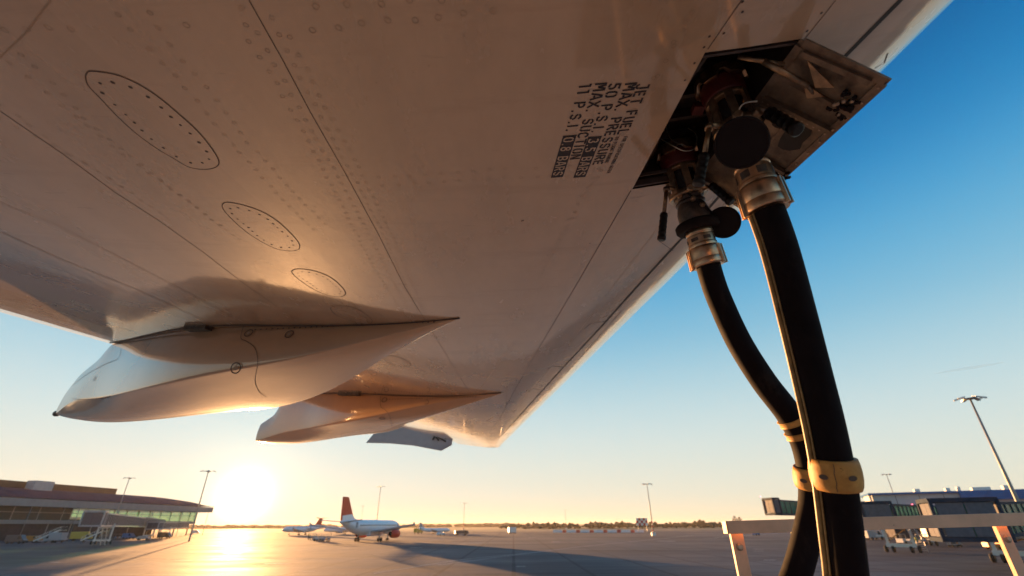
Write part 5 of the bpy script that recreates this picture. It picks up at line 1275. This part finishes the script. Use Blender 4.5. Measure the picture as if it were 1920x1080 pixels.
# container, barriers, striped board
G = gp(960, 1000.5); o = empty('cargo_container', G, 'white cargo container standing alone on the far apron', 'container', rz=.3)
m_ = MB(); m_.box((0, 0, 1.9), (4.2, 3.0, 2.8), 0); lbuild(m_, 'box', [PC['white']], o, bevel=.15)
m_ = MB(); m_.box((0, 0, .35), (4.3, 2.6, .2), 0)
for s in (-1.4, 1.4):
    for t in (-1.1, 1.1): m_.lathe([(-.1, .25), (.1, .25)], (s, t, .25), (0, 1, 0), 0, 12)
lbuild(m_, 'dolly', [M['tyre']], o)
bar = {}
BX = []
x = 1037.0
for i in range(13):
    red = i % 2 == 1; w_ = 6.5 if red else 17.5; BX.append((x, x + w_, red)); x += w_ + .8
for i, (x0, x1, red) in enumerate(BX):
    a, b = gp(x0, 998.5), gp(x1, 998.5 - .0); d = b - a; Ln = d.length; d.normalize()
    o = empty('safety_barrier', (a + b) / 2, None, 'barrier', 'red and white barriers on the far apron')
    o['label'] = ('short red water-filled barrier' if red else 'long white water-filled barrier') + ' in the far striped row, ' + ['at the left end', 'second from left', 'third from left', 'fourth from left', 'fifth from left', 'sixth from left', 'in the middle', 'sixth from right', 'fifth from right', 'fourth from right', 'third from right', 'second from right', 'at the right end'][i]
    m_ = MB(); hL = Ln * .48; s = Vector((-d.y, d.x, 0)); pr = [(-.5, 0), (-.5, .35), (-.22, .6), (-.18, 1.5), (.18, 1.5), (.22, .6), (.5, .35), (.5, 0)]
    m_.prism([(-d * hL + s * u + Vector((0, 0, z))) for u, z in pr], d * hL * 2, 0); lbuild(m_, 'block', [PC['white'] if not red else M['redp']], o)
    m_ = MB(); m_.box((0, 0, 1.55), (.3, .3, .12), 0); lbuild(m_, 'filler_cap', [M['tyre']], o)
G = gp(1206, 999); o = empty('striped_signboard', G, 'red and white chequered board on posts left of the banded mast', 'signboard')
d = Vector((1, -.1, 0)).normalized(); m_ = MB()
for i in range(5):
    for j in range(3): m_.box(d * ((i - 2) * 1.3) + Vector((0, 0, 4.3 + j * 1.3)), (1.28, .12, 1.28), (i + j) % 2)
lbuild(m_, 'board', [M['white'], M['redp']], o)
for s in (-2.4, 2.4):
    m_ = MB(); m_.box(d * s + Vector((0, .15, 3.4)), (.16, .16, 6.8), 0); lbuild(m_, 'post', [M['mast']], o)

# ------------------------------------------------------------------ trees on the horizon
M['leaf'] = mat('autumn_foliage', (.17, .085, .025), .9, base2=(.05, .055, .02), vscale=.08)
M['leafg'] = mat('dark_foliage', (.045, .055, .022), .9, var=.5, vscale=.1)
M['bark'] = mat('bark', (.09, .065, .045), .9, var=.3)
random.seed(21)
bl = MB()
for i in range(520):
    px = random.uniform(940, 1925); r_ = ray(px, 990); y = random.uniform(640, 760); p = Vector((r_.x / r_.y * y, y, 0))
    k = 1 if (1000 < px < 1340 or random.random() < .3) else .7
    h = random.uniform(3.5, 8.0) * k; w_ = random.uniform(2.5, 5)
    for q_ in range(3): bl.ico(p + Vector((random.uniform(-w_, w_), random.uniform(-2, 2), h * random.uniform(.35, .75))), (w_ * random.uniform(.5, 1), w_ * .7, h * random.uniform(.25, .4)), random.choice((0, 0, 1)), .35, 1)
for i in range(260):
    px = random.uniform(-100, 960); r_ = ray(px, 990); y = random.uniform(1500, 1700); p = Vector((r_.x / r_.y * y, y, 0)); h = random.uniform(6, 11); w_ = random.uniform(12, 26)
    bl.ico(p + Vector((0, 0, h * .4)), (w_, w_ * .4, h * .6), 1, .3, 1)
tag(bl.build('tree_belt', [M['leaf'], M['leafg']]), kind='stuff')
def tree(px, h, w_, dist, label, m='leaf'):
    r_ = ray(px, 985); p = CAM + r_ * (dist / math.hypot(r_.x, r_.y)); p.z = 0; o = empty('tree', p, label, 'tree')
    t = MB(); t.lathe([(0, .35), (h * .5, .22), (h * .9, .06)], p, (0, 0, 1), 0, 8)
    for i in range(7): a = i * 2.4; t.beam(p + Vector((0, 0, h * (.3 + .07 * i))), p + Vector((math.cos(a) * w_ * .5, math.sin(a) * w_ * .5, h * (.42 + .07 * i))), .12, .12, 0)
    t.build('trunk', [M['bark']], o)
    c_ = MB()
    for i in range(420):
        u = random.random(); a = random.uniform(0, 6.283); rr = w_ * math.sin(math.pi * (.12 + .85 * u)) ** .7 * math.sqrt(random.random()); q_ = p + Vector((rr * math.cos(a), rr * math.sin(a), h * (.22 + .78 * u)))
        s = random.uniform(.25, .6); n_ = Vector((random.gauss(0, 1), random.gauss(0, 1), random.gauss(0, 1))).normalized(); t1_ = n_.orthogonal().normalized() * s; t2_ = n_.cross(t1_)
        c_.add([q_ - t1_, q_ + t2_ * .7, q_ + t1_, q_ - t2_ * .7], [(0, 1, 2, 3)], 0)
    c_.build('crown', [M[m]], o)
tree(1380, 13, 3.6, 700, 'tall pale autumn tree above the left end of the guard rail'); tree(1389, 12, 3.2, 705, 'second pale autumn tree, right of the first by the guard rail', 'leaf')
tree(1314, 9.5, 3.6, 690, 'round rusty autumn tree on the horizon left of the guard rail'); tree(1320, 8.5, 3.0, 695, 'smaller rusty tree touching the round one on the horizon')

# condensation trail high in the sky
tr = bpy.data.materials.new('contrail_ice'); tr.use_nodes = True; t = tr.node_tree; p = t.nodes['Principled BSDF']; p.inputs['Base Color'].default_value = (.9, .9, .9, 1); p.inputs['Alpha'].default_value = .10; p.inputs['Roughness'].default_value = 1
m_ = MB(); P_ = [ph(1752 + 130 * i / 12, 700.5 - 21 * i / 12 + math.sin(i * 2) * .5, 14000) for i in range(13)]
m_.tube(P_, [4 + 26 * math.sin(math.pi * i / 12) for i in range(13)], 0, 10); tag(m_.build('contrail', [tr]), kind='stuff')

# ------------------------------------------------------------------ haze
HAZE = 0.00010
hz = MB(); hz.box((0, 3400, 22), (16000, 7400, 46), 0)
hm_ = bpy.data.materials.new('haze_air'); hm_.use_nodes = True; t = hm_.node_tree
for x in list(t.nodes): t.nodes.remove(x)
om = t.nodes.new('ShaderNodeOutputMaterial'); pv_ = t.nodes.new('ShaderNodeVolumePrincipled'); pv_.inputs['Color'].default_value = (.95, .86, .74, 1); pv_.inputs['Density'].default_value = HAZE; pv_.inputs['Anisotropy'].default_value = .35
t.links.new(pv_.outputs[0], om.inputs['Volume'])
ho = hz.build('haze', [hm_]); tag(ho, kind='stuff')
